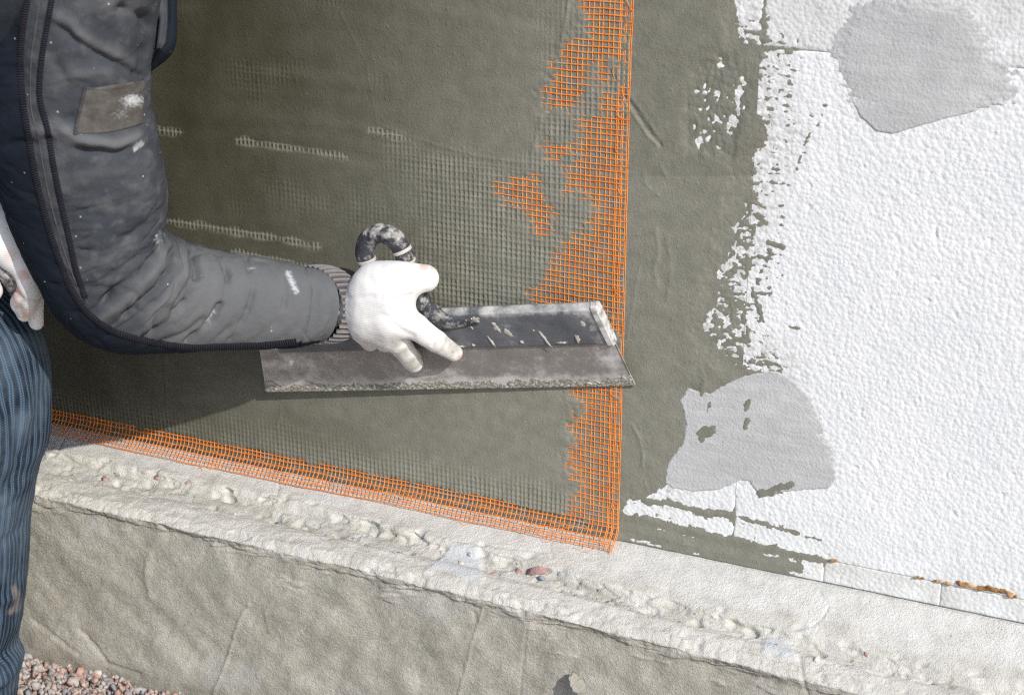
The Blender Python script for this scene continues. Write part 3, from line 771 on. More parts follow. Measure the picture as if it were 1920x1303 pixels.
    lines = [([(470, 1130), (455, 1152), (440, 1190), (420, 1250), (402, 1300)], 3.0, 0.0022), ([(905, 1140), (890, 1190), (872, 1260), (862, 1303)], 2.5, 0.0014), ([(990, 1165), (985, 1200), (974, 1303)], 2.0, -0.0012),
             ([(150, 1180), (185, 1222), (200, 1245), (260, 1265)], 4, -0.003), ([(60, 1160), (110, 1195), (150, 1225)], 4, -0.002), ([(888, 1150), (892, 1165)], 4, -0.002),
             ([(280, 1040), (275, 1085), (282, 1120)], 6, 0.002), ([(1500, 1230), (1505, 1270), (1515, 1303)], 3, -0.002), ([(640, 1150), (700, 1120), (800, 1115)], 3, .0008), ([(500, 1150), (505, 1185)], 4, 0.0012),
             ([(120, 820), (108, 845), (140, 868), (180, 890)], 3, -0.0025), ([(525, 895), (520, 925), (535, 935)], 2.5, -0.0018), ([(255, 885), (320, 900), (380, 905)], 3, -0.002), ([(840, 1012), (930, 1024), (1030, 1036)], 2.0, -0.0014),
             ([(1537, 1110), (1555, 1135), (1540, 1160), (1520, 1175)], 2.0, -0.0014), ([(1030, 1020), (1036, 1045)], 2, -0.001), ([(1075, 1030), (1110, 1050), (1130, 1062)], 2.5, -0.0014)]
    for Lp, wd, a in lines:
        dl = line_d(u, v, Lp) + 2.0 * noise(X / 0.01, S / 0.01, 235)
        k = np.exp(-(dl / wd) ** 2) * (p > 1.05)
        d += a * k
    stain = np.maximum(stain, 0.45 * sstep(0.055, 0.01, Zz + 0.02 * fbm(X / 0.05, S / 0.05, 237, 3)) * face)
    patchg = 0.55 * sstep(0.25, 0.55, fbm(X / 0.10, S / 0.09, 239, 3)) * face * 0.35
    # concrete-grey ledge stretch at the far left, chalk-white sheets elsewhere
    pale = np.maximum(pale, 0.75 * sstep(0.0, 0.3, fbm(X / 0.16 + 3, S / 0.05, 241, 3)) * ledge * sstep(0.1, -0.1, X) * (p > 1.05))
    pale = np.maximum(pale, patchg)
    white = np.clip(wh, 0, 1)
    V = np.stack([X, Y - 0 + ny * -0 + d * ny, Zz + d * nz], -1)
    V[..., 1][p[0] .repeat(0) if False else slice(None)] = V[..., 1]
    P_ = V.reshape(-1, 3)
    return P_, grid_faces(*X.shape), {'white': white.ravel(), 'ledge': ledge.ravel(), 'pale': np.clip(pale, 0, 1).ravel(), 'stain': np.clip(stain, 0, 1).ravel()}, (X, V, par)
Vq, Fq, aq, PL = plinth()
# closed ends/back are out of sight behind the wall; orientation: outward
plinth_e = empty('foundation_plinth', (0, -0.1, 0))
pl_o = mesh_obj('rendered_face', Vq, Fq[:, ::-1], M_plinth, plinth_e, attrs=aq)
tag(plinth_e, 'rough cement foundation plinth with broken chalky white ledge below the boards', 'plinth')

# stones
def chip_template(seed, n=15):
    import bmesh
    r = np.random.RandomState(seed)
    p = r.normal(size=(n, 3)); p /= np.linalg.norm(p, axis=1)[:, None]; p *= r.uniform(0.75, 1.1, (n, 1))
    bm = bmesh.new()
    for q in p: bm.verts.new(q)
    res = bmesh.ops.convex_hull(bm, input=bm.verts)
    bmesh.ops.delete(bm, geom=[e for e in res['geom_interior'] if isinstance(e, bmesh.types.BMVert)], context='VERTS')
    bmesh.ops.triangulate(bm, faces=bm.faces)
    bm.verts.ensure_lookup_table(); bm.verts.index_update()
    V = np.array([v.co[:] for v in bm.verts]); Fc = np.array([[v.index for v in f.verts] for f in bm.faces]); bm.free()
    return V, Fc
TEMPL = [chip_template(300 + k) for k in range(14)]
def rot(r):
    q = r.normal(size=4); q /= np.linalg.norm(q); a, b, c, d = q
    return np.array([[1 - 2 * (c * c + d * d), 2 * (b * c - a * d), 2 * (b * d + a * c)], [2 * (b * c + a * d), 1 - 2 * (b * b + d * d), 2 * (c * d - a * b)], [2 * (b * d - a * c), 2 * (c * d + a * b), 1 - 2 * (b * b + c * c)]])
def stones(positions, sizes, colors, seed, flat=0.65):
    r = np.random.RandomState(seed); Vs, Fs, Cs = [], [], []; o = 0
    for p, s, c in zip(positions, sizes, colors):
        V, Fc = TEMPL[r.randint(len(TEMPL))]
        R = rot(r)
        q = (V * np.array([1, r.uniform(0.6, 1), r.uniform(0.5, 0.85)])) @ R.T * s * 0.5 + p
        Vs.append(q); Fs.append(Fc + o); Cs.append(np.repeat(np.array(c)[None], len(q), 0)); o += len(q)
    return np.concatenate(Vs), np.concatenate(Fs), np.concatenate(Cs)
r = np.random.RandomState(11)
PAL = np.array([(0.46, 0.25, 0.19), (0.50, 0.31, 0.25), (0.40, 0.30, 0.27), (0.36, 0.36, 0.37), (0.52, 0.48, 0.45), (0.26, 0.27, 0.29), (0.44, 0.40, 0.36), (0.55, 0.40, 0.34), (0.30, 0.20, 0.16)])
NG = 15000
gx = np.concatenate([r.uniform(-1.0, -0.25, 6000), r.uniform(-1.6, 1.3, NG - 6000)]); gy = -0.125 - np.concatenate([r.uniform(0, 0.26, 6000), 0.6 * r.uniform(0, 1, NG - 6000) ** 1.3])
gs = np.clip(r.lognormal(math.log(0.0115), 0.32, NG), 0.005, 0.022)
gz = r.uniform(0.000, 0.013, NG)
gc = PAL[r.randint(0, len(PAL), NG)] * r.uniform(0.75, 1.15, (NG, 1))
Vg, Fg, Cg = stones(np.stack([gx, gy, gz], 1), gs, gc, 12)
tag(mesh_obj('gravel', Vg, Fg, M_stone, smooth=False, attrs={'tint': Cg}), 'pink and grey crushed granite gravel along the plinth foot', 'gravel', kind='stuff')
# aggregate showing in the broken ledge edge
X_, V_, par_ = PL
idx = np.where((par_ > 2.2) & (par_ < 5.2))[0]
ii = r.randint(60, X_.shape[0] - 60, 150); jj = idx[r.randint(0, len(idx), 150)]
ap_ = V_[ii, jj] + np.array([0, 0.002, -0.002]); asz = np.clip(r.lognormal(math.log(0.0075), 0.4, 150), 0.004, 0.018)
ACOL = np.array([(0.36, 0.20, 0.17), (0.30, 0.33, 0.37), (0.5, 0.47, 0.40), (0.42, 0.33, 0.30), (0.60, 0.57, 0.49), (0.18, 0.20, 0.24), (0.62, 0.58, 0.5)])
Va, Fa, Ca = stones(ap_, asz, ACOL[r.randint(0, len(ACOL), 150)], 13)
tag(mesh_obj('aggregate', Va, Fa, M_stone, plinth_e, smooth=False, attrs={'tint': Ca}), kind='stuff')
for (px_, py_, Y_, s_, c_) in [(995, 1070, -0.078, 0.034, (0.36, 0.20, 0.19)), (970, 1072, -0.074, 0.020, (0.34, 0.17, 0.16)), (1012, 1085, -0.082, 0.014, (0.20, 0.24, 0.30)), (362, 938, -0.072, 0.016, (0.45, 0.24, 0.2)), (278, 905, -0.06, 0.014, (0.44, 0.25, 0.2)), (172, 920, -0.085, 0.015, (0.26, 0.31, 0.36)), (180, 895, -0.07, .018, (.4, .39, .38))]:
    Vs, Fs, Cs = stones([at(px_, py_, Y_) + np.array([0, 0.42 * s_, -0.2 * s_])], [s_ * 0.95], [c_], int(px_))
    mesh_obj('embedded_stone', Vs, Fs, M_stone, plinth_e, smooth=False, attrs={'tint': Cs})
# mortar chip standing out of the plinth face
r2 = np.random.RandomState(5)
Vc = []; c0, c1 = at(1072, 1264, -0.134), at(1096, 1296, -0.134)
nr, nc = 9, 10
for i in range(nr):
    f = i / (nr - 1); cc = c0 * (1 - f) + c1 * f; rad = 0.0065 * math.sin(math.pi * (0.12 + 0.8 * f)) + 0.001
    for j in range(nc):
        a = 2 * math.pi * j / nc
        Vc.append(cc + np.array([math.cos(a) * rad * 0.5, -abs(math.sin(a)) * rad * 2.2 if math.sin(a) > 0 else rad * 0.6, 0.15 * rad * math.cos(a)]) + r2.normal(0, 0.0007, 3))
Fcx = [tuple(q) for q in grid_faces(nr, nc, True)] + [tuple(range(nc)), tuple(range((nr - 1) * nc, nr * nc))[::-1]]
tag(mesh_obj('mortar_chip', Vc, Fcx, M_plinth, smooth=False, attrs={'white': np.full(len(Vc), 0.25), 'ledge': np.zeros(len(Vc)), 'pale': np.zeros(len(Vc)), 'stain': np.full(len(Vc), 0.35)}), 'loose curled mortar chip stuck out of the plinth face at the bottom', 'mortar chip')

# ------------------------------------------------------------------ reinforcement mesh threads
def tube_strip(P, Nrm, hw, hh, W):
    """flat hexagonal-ish ribbon along points P: returns verts (n*4)"""
    return np.stack([P - W * hw, P + Nrm * hh, P + W * hw, P - Nrm * hh], 1).reshape(-1, 3)
def flap_path(s):
    """outward offset and drop for arc length s below the plaster edge"""
    ss = np.linspace(0, 0.08, 161); th = np.clip(ss / 0.020, 0, 1) * math.radians(58)
    y = np.concatenate([[0], np.cumsum(np.sin(th[:-1]) * 0.0005)]); z = np.concatenate([[0], np.cumsum(np.cos(th[:-1]) * 0.0005)])
    return np.interp(s, ss, y), np.interp(s, ss, z)
Z0F = ZB + 0.021
def mesh_point(X, Zn, lift):
    """Zn: nominal height on the flat sheet; below Z0F the sheet bows out over the ledge"""
    Zn = np.asarray(Zn, float)
    s = np.clip(Z0F - Zn, 0, None)
    k = 1 + 0.10 * noise(X / 0.12, X * 0 + 2.2, 251)
    oy, oz = flap_path(s)
    oy = oy * k; oz = oz * (1 + .12 * noise(X / 0.10, X * 0 + 5.2, 253))
    rip = 0.0016 * np.clip(s / 0.02, 0, 1) * noise(X / 0.03, Zn / 0.02, 255)
    return np.stack([X, -(2.95 + lift) / 1000 - oy - rip, np.where(s > 0, Z0F - oz, Zn)], -1)
ZEND = ZB - 0.0125
Vt, Ft, Vw, Fw = [], [], [], []; ot = ow = 0
def add_thread(P, hw, hh, keepseg, V_l, F_l, off, W0):
    n = len(P)
    T_ = np.gradient(P, axis=0); T_ /= np.linalg.norm(T_, axis=1)[:, None] + 1e-12
    W = np.cross(T_, W0); W /= np.linalg.norm(W, axis=1)[:, None] + 1e-12
    Nn = np.cross(W, T_)
    V_l.append(tube_strip(P, Nn, hw, hh, W))
    i = np.where(keepseg)[0]
    for a in range(4):
        b = (a + 1) % 4
        F_l.append(np.stack([off + i * 4 + a, off + i * 4 + b, off + (i + 1) * 4 + b, off + (i + 1) * 4 + a], 1))
    return off + n * 4
rr = np.random.RandomState(21)
def exposed(Xs, Zs):
    h, _, _, _, _ = plaster_field(Xs[None, :], Zs[None, :])
    return h[0]
# evaluate plaster height once on a grid for culling
fx = XP[XP > -0.82]; Hc = H[:, XP > -0.82]
def hgrid(x, z):
    i = np.clip(((x - fx[0]) / STEP).round().astype(int), 0, len(fx) - 1)
    j = np.clip(((z - ZF[0]) / STEP).round().astype(int), 0, len(ZF) - 1)
    return np.where(z < ZB + 0.0005, -5, Hc[j, i])
OUT = np.array([0, -1.0, 0])
for k, x0 in enumerate(TX0):
    if x0 < -0.79: break
    ze = ZEND + rr.uniform(-0.003, 0.001)
    zs = np.arange(1.0, ze, -0.0028)
    xs = x0 + wobx(np.full_like(zs, x0), zs) + 0.0012 * np.clip((ZB - zs) / 0.03, 0, 1) * noise(zs / 0.01, zs * 0 + k * 3.1, 257)
    P = mesh_point(xs, zs, 0.12 * ((np.arange(len(zs)) % 5) / 5))
    hh_ = hgrid(xs, zs)
    kp = (hh_ < 4.2); kp = kp[:-1] | kp[1:]
    for off_ in ((-0.00034, 0.00034) if k < 14 or True else (0,)):
        pass
    ot = add_thread(P, 0.00058, 0.0004, kp, Vt, Ft, ot, OUT)
    if k in (0, 1, 2):            # woven selvedge: doubled threads
        P2 = P + np.array([0.0019, -0.0001, 0]); ot = add_thread(P2, 0.0006, 0.0004, kp, Vt, Ft, ot, OUT)
for k, z0 in enumerate(TZ0):
    if z0 > 1.0: continue
    if z0 < ZEND: break
    xs = np.arange(-0.79, XH + 0.0025 + rr.uniform(0, 0.001), 0.003)
    zs = z0 + wobz(xs, np.full_like(xs, z0))
    P = mesh_point(xs, zs, 0.25)
    kp = hgrid(xs, zs) < 4.2; kp = kp[:-1] | kp[1:]
    ow = add_thread(P, 0.00082, 0.0004, kp, Vw, Fw, ow, OUT)
# loose loops and frayed ends along the selvedge
for k in range(16):
    zc = rr.uniform(ZB + 0.02, 0.97); tt = np.linspace(0, 1, 14); s_ = rr.uniform(0.004, 0.010); a0 = rr.uniform(0, 6)
    xs = XH - rr.uniform(0.0, 0.012) + s_ * 0.6 * np.sin(a0 + tt * rr.uniform(2, 5)); zs = zc + s_ * 1.4 * (tt - .5) + 0.3 * s_ * np.cos(a0 + tt * 5)
    P = np.stack([xs, -0.0038 - 0.0012 * np.sin(math.pi * tt), zs], -1)
    ot = add_thread(P, 0.0004, 0.0003, np.ones(13, bool), Vt, Ft, ot, OUT)
for k in range(26):                # stray fibres on the flap
    xc = rr.uniform(-0.6, 0.12); tt = np.linspace(0, 1, 12); ang = rr.uniform(-0.5, 0.5); ln = rr.uniform(0.012, 0.03)
    zn = ZB + rr.uniform(-0.022, 0.012)
    P = mesh_point(xc + ln * tt * math.cos(ang), zn + ln * tt * math.sin(ang) * 0.5 + 0.002 * np.sin(tt * 7), 1.2)
    ot = add_thread(P, 0.00035, 0.0003, np.ones(11, bool), Vt, Ft, ot, OUT)
mesh_e = empty('reinforcement_mesh', (0.13, -0.004, ZB))
def fin(Vl, Fl, name, m):
    V = np.concatenate(Vl); Fc = np.concatenate(Fl)
    V, Fc, _ = clean(V, Fc, np.ones(len(Fc), bool))
    return tag(mesh_obj(name, V, Fc, m, mesh_e), kind='stuff')
fin(Vt, Ft, 'lengthwise_threads', M_warp)
fin(Vw, Fw, 'crosswise_threads', M_weft)
tag(mesh_e, 'orange fibreglass mesh half buried in plaster with a loose flap over the ledge', 'mesh')

# ------------------------------------------------------------------ trowel
YBL, YBR, YTR, YTL = -0.024, -0.0068, -0.046, -0.064
BL, BR = at(499, 733, YBL), at(1191, 721, YBR)
TR, TL = at(1119, 563, YTR), at(478, 598, YTL)
AX = (BR - BL) / np.linalg.norm(BR - BL)
upv = (TR + TL) / 2 - (BR + BL) / 2; upv -= AX * (upv @ AX); HGT = np.linalg.norm(upv); UPV = upv / HGT
NV = np.cross(AX, UPV); NV = NV if NV[1] < 0 else -NV                  # towards the camera
LEN = np.linalg.norm(BR - BL)
trowel = empty('plastering_trowel', BL * .5 + BR * .5)
tag(trowel, 'long steel plastering trowel with dark spine and looped tube handle held against the wall', 'trowel')
def TP(a, b, c): return BL + AX * a + UPV * b + NV * c                # trowel frame
def end_r(b):      # right end slants in towards the top
    pr = np.array(TR) - BL; xt = pr @ AX
    return LEN + (xt - LEN) * (b / HGT)
def end_l(b): return ((np.array(TL) - BL) @ AX) * b / HGT
# blade
na, nb = 190, 40; bt = HGT * 0.70
A_, B_ = np.meshgrid(np.linspace(0, 1, na), np.linspace(0, bt, nb), indexing='ij')
aa = end_l(B_) + (end_r(B_) - end_l(B_)) * A_
cn = 0.0 * A_
def blade_v(off):
    return (BL + aa[..., None] * AX + B_[..., None] * UPV + (cn + off)[..., None] * NV).reshape(-1, 3)
Vf = blade_v(0.0009); Vb_ = blade_v(-0.0009)
Fb = grid_faces(na, nb); nb_ = len(Vf)
ring = np.concatenate([np.arange(nb), np.arange(1, na) * nb + nb - 1, (na - 1) * nb + np.arange(nb - 2, -1, -1), np.arange(na - 2, 0, -1) * nb])
sk = np.stack([ring, np.roll(ring, -1), np.roll(ring, -1) + nb_, ring + nb_], 1)
bn = B_ / HGT; al = aa / LEN
n1 = fbm(aa / 0.05, B_ / 0.02, 401, 4)
smr = 0.9 * sstep(0.20, 0.06, bn + 0.09 * n1) + 0.8 * sstep(0.13, 0.0, np.abs(al - 0.10) + 0.5 * np.abs(bn - 0.35) + 0.15 * n1) + 0.75 * sstep(0.06, 0.0, np.abs(al - 0.96) + 0.35 * np.abs(bn - 0.33) + 0.06 * n1) + 0.6 * sstep(0.1, 0, np.abs(al - 0.47) + .6 * np.abs(bn - .2) + .12 * n1)
smr = np.clip(smr, 0, 1).ravel()
mesh_obj('blade', np.concatenate([Vf, Vb_]), np.concatenate([Fb, Fb[:, ::-1] + nb_, sk]), M_steel, trowel, attrs={'smear': np.concatenate([smr, smr]), 'crust': np.zeros(2 * nb_)}, smooth=False)
# plaster crust on the working edge
na, nb = 330, 22
A_, B_ = np.meshgrid(np.linspace(0, 1, na), np.linspace(0, 1, nb), indexing='ij')
a_l = A_ * LEN
wdt = 0.010 + 0.005 * fbm(a_l / 0.05, a_l * 0, 403, 3) + 0.006 * sstep(0.93, 0.99, A_) + 0.006 * sstep(0.06, 0.01, A_)
wdt = np.clip(wdt + 0.006 * noise(a_l / 0.020, a_l * 0 + 4, 405) + 0.004 * noise(a_l / 0.006, a_l * 0 + 8, 406), 0.002, 0.026)
bb = -0.0012 - 0.0008 * noise(a_l / 0.004, a_l * 0, 407) + B_ * (wdt + .0012)
th = 0.0009 + (0.0012 * np.sqrt(np.clip(B_ * (1 - B_) * 3.2, 0, 1)) * (0.45 + 1.1 * fbm(a_l / 0.008, bb / 0.005, 409, 3)) + 0.0007 * noise(a_l / 0.003, bb / 0.003, 411)) * (B_ > 0) * (B_ < 1) - 0.0004 * (B_ >= 1)
Vk = (BL + (end_l(bb) + (end_r(bb) - end_l(bb)) * A_)[..., None] * AX + bb[..., None] * UPV + th[..., None] * NV).reshape(-1, 3)
Vk2 = Vk.reshape(na, nb, 3)[:, 0] - NV * 0.004
Vk = np.concatenate([Vk, Vk2]); Fk = grid_faces(na, nb); i = np.arange(na - 1)
Fk = np.concatenate([Fk, np.stack([i * nb, (i + 1) * nb, na * nb + i + 1, na * nb + i], 1)])
tag(mesh_obj('plaster_crust', Vk, Fk, M_crust, trowel), kind='stuff')
# spine: folded metal clamp with a rounded top
prof = [(0.53, 0.0014), (0.535, 0.0040), (0.555, 0.0052), (0.70, 0.0060), (0.90, 0.0066), (0.955, 0.0060), (0.985, 0.0035), (1.0, -0.001), (0.985, -0.005), (0.95, -0.0065), (0.56, -0.0055), (0.53, -0.0015)]
na = 160; nb = len(prof)
Vs_, sm_ = [], []
for i in range(na):
    f = i / (na - 1)
    for b_, c_ in prof:
        b = b_ * HGT; l0, l1 = end_l(b) + 0.03, end_r(b) - 0.002
        a = l0 + (l1 - l0) * f
        Vs_.append(TP(a, b, c_ + 0.0003 * noise(np.array(a / 0.05), np.array(b / 0.02), 413)))
        sm_.append(max(0, 0.95 * float(sstep(0.90, 0.97, b_)) * (0.75 + 0.6 * float(noise(np.array(a / 0.015), np.array(1.5), 415)))) + 0.5 * float(sstep(0.05, 0, abs(f - 0.985))))
def spot(f, b, rad):
    for q in range(len(sm_)):
        i, j = divmod(q, nb); 
        if (((i / (na - 1)) - f) * LEN) ** 2 + ((prof[j][0] - b) * HGT) ** 2 < rad ** 2 and prof[j][1] > 0: sm_[q] = 1
Fs_ = [tuple(q) for q in grid_faces(na, nb, True)] + [tuple(range(nb))[::-1], tuple(range((na - 1) * nb, na * nb))]
mesh_obj('spine', Vs_, Fs_, M_spine, trowel, attrs={'smear': np.clip(sm_, 0, 1)}, smooth=False)
# dried plaster splats on the spine
rs = np.random.RandomState(17)
def splat(f, b, sa, sb, ang=0.0, tall=0.0007):
    n = 16; Vv = [TP(f * LEN, b * HGT, 0.0062 + tall)]
    for lev, (k, hgt) in enumerate(((0.6, tall * 0.8), (1.0, -0.0006))):
        for j in range(n):
            t = 2 * math.pi * j / n; q = k * (0.45 + 0.95 * rs.rand())
            x, y = sa * q * math.cos(t), sb * q * math.sin(t)
            x, y = x * math.cos(ang) - y * math.sin(ang), x * math.sin(ang) + y * math.cos(ang)
            Vv.append(TP(f * LEN + x, b * HGT + y, 0.0062 + hgt))
    Fv = [(0, 1 + j, 1 + (j + 1) % n) for j in range(n)] + [(1 + j, 1 + n + j, 1 + n + (j + 1) % n, 1 + (j + 1) % n) for j in range(n)]
    mesh_obj('plaster_splat', Vv, Fv, M_crust2, trowel)
M_crust2 = mat('dry_plaster_splat', (0.42, 0.39, 0.35), 0.85, 0.3, build=lambda n, b: n.links.new(ramp(n, noi(n, coord(n), 260, 4), [(0.3, (0.30, 0.28, 0.25)), (0.7, (0.55, 0.52, 0.48))]), b.inputs['Base Color']))
for a in [(0.645, 0.84, 0.006, 0.010, .2), (0.665, 0.90, 0.008, 0.005, 0), (0.71, 0.80, 0.005, 0.009, .3), (0.735, 0.72, 0.004, 0.009, .6), (0.575, 0.60, 0.003, 0.0028, 0), (0.76, 0.60, 0.0028, 0.0026, 0), (0.635, 0.58, 0.0022, 0.002, 0), (0.82, 0.64, 0.0018, 0.016, 0.35), (0.685, 0.62, 0.0015, 0.009, .3), (0.90, 0.62, 0.0035, 0.005, 0), (0.925, .80, .004, .006, 0), (0.80, .74, .0018, .0018, 0), (0.54, .78, .006, .008, 0), (.52, .70, .004, .004, 0), (.60, .57, .006, .002, 0), (.86, .58, .007, .002, 0)]:
    splat(*a)
# white plastic end caps
def cap(side):
    pr = [(0.52, 0.0024), (0.53, 0.0062), (0.58, 0.0074), (0.93, 0.0078), (0.985, 0.0062), (1.012, 0.0), (0.985, -0.0066), (0.93, -0.0078), (0.58, -0.0072), (0.53, -0.005), (0.52, -0.0024)]
    Vv = []; k = len(pr)
    for q, sc_ in ((-0.0055, 1.0), (0.0008, 1.0), (0.0022, 0.75)):
        for b_, c_ in pr:
            b = (0.7 + (b_ - 0.7) * (1 if sc_ == 1 else 0.985)) * HGT
            a = end_r(b) + q if side > 0 else end_l(b) - q
            wid = 1.0
            Vv.append(TP(a - 0.001, b, c_ * sc_))
    Fv = [tuple(x) for x in grid_faces(3, k, True)] + [tuple(range(2 * k, 3 * k)), tuple(range(k))[::-1]]
    mesh_obj('end_cap', Vv, Fv, M_white, trowel, smooth=False)
cap(1)
# handle: bent tube loop rising from the spine, plus the flared neck
def tube(pts, rads, name, m, parent, n=20, sub=10, attrs=None, squash=None, smooth=True):
    P = np.array(pts, float); R = np.array(rads, float)
    t = np.linspace(0, len(P) - 1, (len(P) - 1) * sub + 1)
    k = np.clip(t.astype(int), 0, len(P) - 2); f = (t - k)[:, None]
    p0 = P[np.maximum(k - 1, 0)]; p1 = P[k]; p2 = P[k + 1]; p3 = P[np.minimum(k + 2, len(P) - 1)]
    C = 0.5 * ((2 * p1) + (-p0 + p2) * f + (2 * p0 - 5 * p1 + 4 * p2 - p3) * f ** 2 + (-p0 + 3 * p1 - 3 * p2 + p3) * f ** 3)
    Rr = np.interp(t, np.arange(len(R)), R)
    T_ = np.gradient(C, axis=0); T_ /= np.linalg.norm(T_, axis=1)[:, None]
    ref = FW.copy(); Vv = []
    for i in range(len(C)):
        e1 = np.cross(T_[i], ref); e1 /= np.linalg.norm(e1); e2 = np.cross(e1, T_[i])
        a = np.linspace(0, 2 * np.pi, n, endpoint=False)
        Vv.append(C[i] + Rr[i] * (np.cos(a)[:, None] * e1 + np.sin(a)[:, None] * e2))
    Vv = np.concatenate(Vv); L_ = len(C)
    Fv = [tuple(q) for q in grid_faces(L_, n, True)] + [tuple(range(n))[::-1], tuple(range((L_ - 1) * n, L_ * n))]
    return Vv, Fv, C, T_
def b_handle(n, b):
    v = coord(n)
    mid = noi(n, v, 110, 6, 0.68); big = noi(n, v, 40, 4)
    c = ramp(n, big, [(0.35, (0.018, 0.021, 0.028)), (0.7, (0.060, 0.066, 0.078))])
    f = mth(n, 'ADD', mth(n, 'MULTIPLY', att(n, 'smear').outputs['Fac'], 0.75), mth(n, 'MULTIPLY_ADD', mid, 4.0, -2.0)); f.node.use_clamp = True
    n.links.new(mixc(n, f, c, (0.50, 0.48, 0.45)), b.inputs['Base Color'])
    n.links.new(mth(n, 'MULTIPLY_ADD', f, 0.4, 0.38), b.inputs['Roughness'])
    bump(n, b, [(mid, 1.0)], 0.6, 0.0018)
M_handle = mat('scuffed_dark_tube', (0.05, 0.05, 0.06), 0.45, 0.5, build=b_handle)
HP = [at(720, 632, -0.060), at(702, 560, -0.072), at(692, 505, -0.080), at(684, 474, -0.083), at(692, 447, -0.084), at(714, 437, -0.084), at(739, 447, -0.083), at(755, 472, -0.081), at(764, 500, -0.078), at(779, 545, -0.071), at(802, 580, -0.062), at(840, 600, -0.056)]
Vh, Fh, HC, HT = tube(HP, [0.0095, 0.010, 0.0100, 0.0112, 0.0112, 0.0112, 0.0112, 0.0108, 0.0104, 0.0100, 0.010, 0.006], 'handle', M_spine, trowel)
sh = np.clip(0.95 * (0.55 + 1.3 * fbm(Vh[:, 0] / 0.012, Vh[:, 2] / 0.012, 417, 3)) * (Vh[:, 2] > at(715, 455, -0.11)[2]), 0, 1)
hand_o = mesh_obj('handle', Vh, Fh, M_handle, trowel, attrs={'smear': sh})
M_tapew = mat('grimy_white_tape', (0.5, 0.47, 0.44), 0.8, 0.2)
for (i0, i1) in ((24, 26), (68, 70), (76, 77)):
    tv, tf, _, _ = tube(HC[i0:i1 + 1], [0.0116] * (i1 - i0 + 1), 'tape_band', M_tapew, hand_o, sub=3)
    mesh_obj('tape_band', tv, tf, M_tapew, hand_o)
# neck gusset between handle and spine
na_ = [(at(u_, v_, -0.055) - BL) @ AX for u_, v_ in ((815, 580), (850, 590), (930, 590))]
NP = [at(776, 540, -0.072), at(790, 566, -0.066), TP(na_[0], HGT * 0.93, 0.004), TP(na_[1], HGT * 0.86, 0.001), TP(na_[2], HGT * 0.84, -0.001)]
nv, nf, _, _ = tube(NP, [0.0100, 0.0120, 0.0125, 0.0095, 0.0040], 'neck', M_spine, trowel)
mesh_obj('neck', nv, nf, M_handle, trowel, attrs={'smear': np.clip(0.9 * (nv[:, 2] > np.interp(nv[:, 0], [NP[0][0], NP[-1][0]], [NP[0][2] + .004, NP[-1][2] + .008])) + 0 * nv[:, 0], 0, 1)})

# ------------------------------------------------------------------ signed-distance bodies
def surface_nets(fn, lo, hi, h):
    lo = np.array(lo); hi = np.array(hi); n = np.ceil((hi - lo) / h).astype(int) + 1
    ax = [lo[a] + h * np.arange(n[a]) for a in range(3)]
    G = np.stack(np.meshgrid(*ax, indexing='ij'), -1)
    D = fn(G.reshape(-1, 3)).reshape(n)
    ins = D < 0
    c = np.zeros(n - 1); s = np.zeros((*(n - 1), 3)); cnt = np.zeros(n - 1)
    corners = [(i, j, k) for i in (0, 1) for j in (0, 1) for k in (0, 1)]
    def sub(A, o): return A[o[0]:o[0] + n[0] - 1, o[1]:o[1] + n[1] - 1, o[2]:o[2] + n[2] - 1]
    for a in corners:
        for ax_ in range(3):
            if a[ax_] == 0:
                b = list(a); b[ax_] = 1
                da, db = sub(D, a), sub(D, b)
                cr = (da < 0) != (db < 0)
                t = np.where(cr, da / np.where(cr, da - db, 1), 0)
                p = np.zeros((*(n - 1), 3))
                for q in range(3): p[..., q] = a[q]
                p[..., ax_] = t
                s += p * cr[..., None]; cnt += cr
    act = cnt > 0
    vid = -np.ones(n - 1, int); vid[act] = np.arange(act.sum())
    base = np.stack(np.meshgrid(*[np.arange(m) for m in (n - 1)], indexing='ij'), -1)[act]
    V = lo + h * (base + s[act] / cnt[act][:, None])
    Fs = []
    for ax_ in range(3):
        o1, o2 = [q for q in range(3) if q != ax_]
        sl = [slice(1, n[q] - 1) for q in range(3)]; sl[ax_] = slice(0, n[ax_] - 1)
        A = ins[tuple(sl)]
        sl2 = list(sl); sl2[ax_] = slice(1, n[ax_])
        B = ins[tuple(sl2)]
        cr = np.argwhere(A != B)
        if len(cr) == 0: continue
        flip = A[tuple(cr.T)]
        off = np.array([sl[q].start for q in range(3)]); cr = cr + off
        def cell(d1, d2):
            q = cr.copy(); q[:, o1] -= d1; q[:, o2] -= d2
            return vid[q[:, 0], q[:, 1], q[:, 2]]
        quad = np.stack([cell(1, 1), cell(0, 1), cell(0, 0), cell(1, 0)], 1)
        if ax_ == 1: flip = ~flip
        quad[~flip] = quad[~flip][:, ::-1]
        Fs.append(quad)
    return V, np.concatenate(Fs)
def rcone(P, a, b, ra, rb):
    a = np.asarray(a, float); b = np.asarray(b, float)
    d = b - a; t = np.clip(((P - a) @ d) / (d @ d), 0, 1)
    return np.linalg.norm(P - a - t[:, None] * d, axis=1) - (ra + (rb - ra) * t)
def ellip(P, c, r, R=None):
    q = (P - c)
    if R is not None: q = q @ R
    k = np.linalg.norm(q / r, axis=1)
    return (k - 1) * min(r)
def smin(a, b, k):
    h = np.clip(0.5 + 0.5 * (b - a) / k, 0, 1)
    return b * (1 - h) + a * h - k * h * (1 - h)
def chain(prims, k):
    def fn(P):
        d = None
        for pr in prims:
            kk = pr[-1] if len(pr) == 6 else k
            q = rcone(P, *pr[:4][0:2], pr[2], pr[3])
            d = q if d is None else smin(d, q, kk)
        return d
    return fn
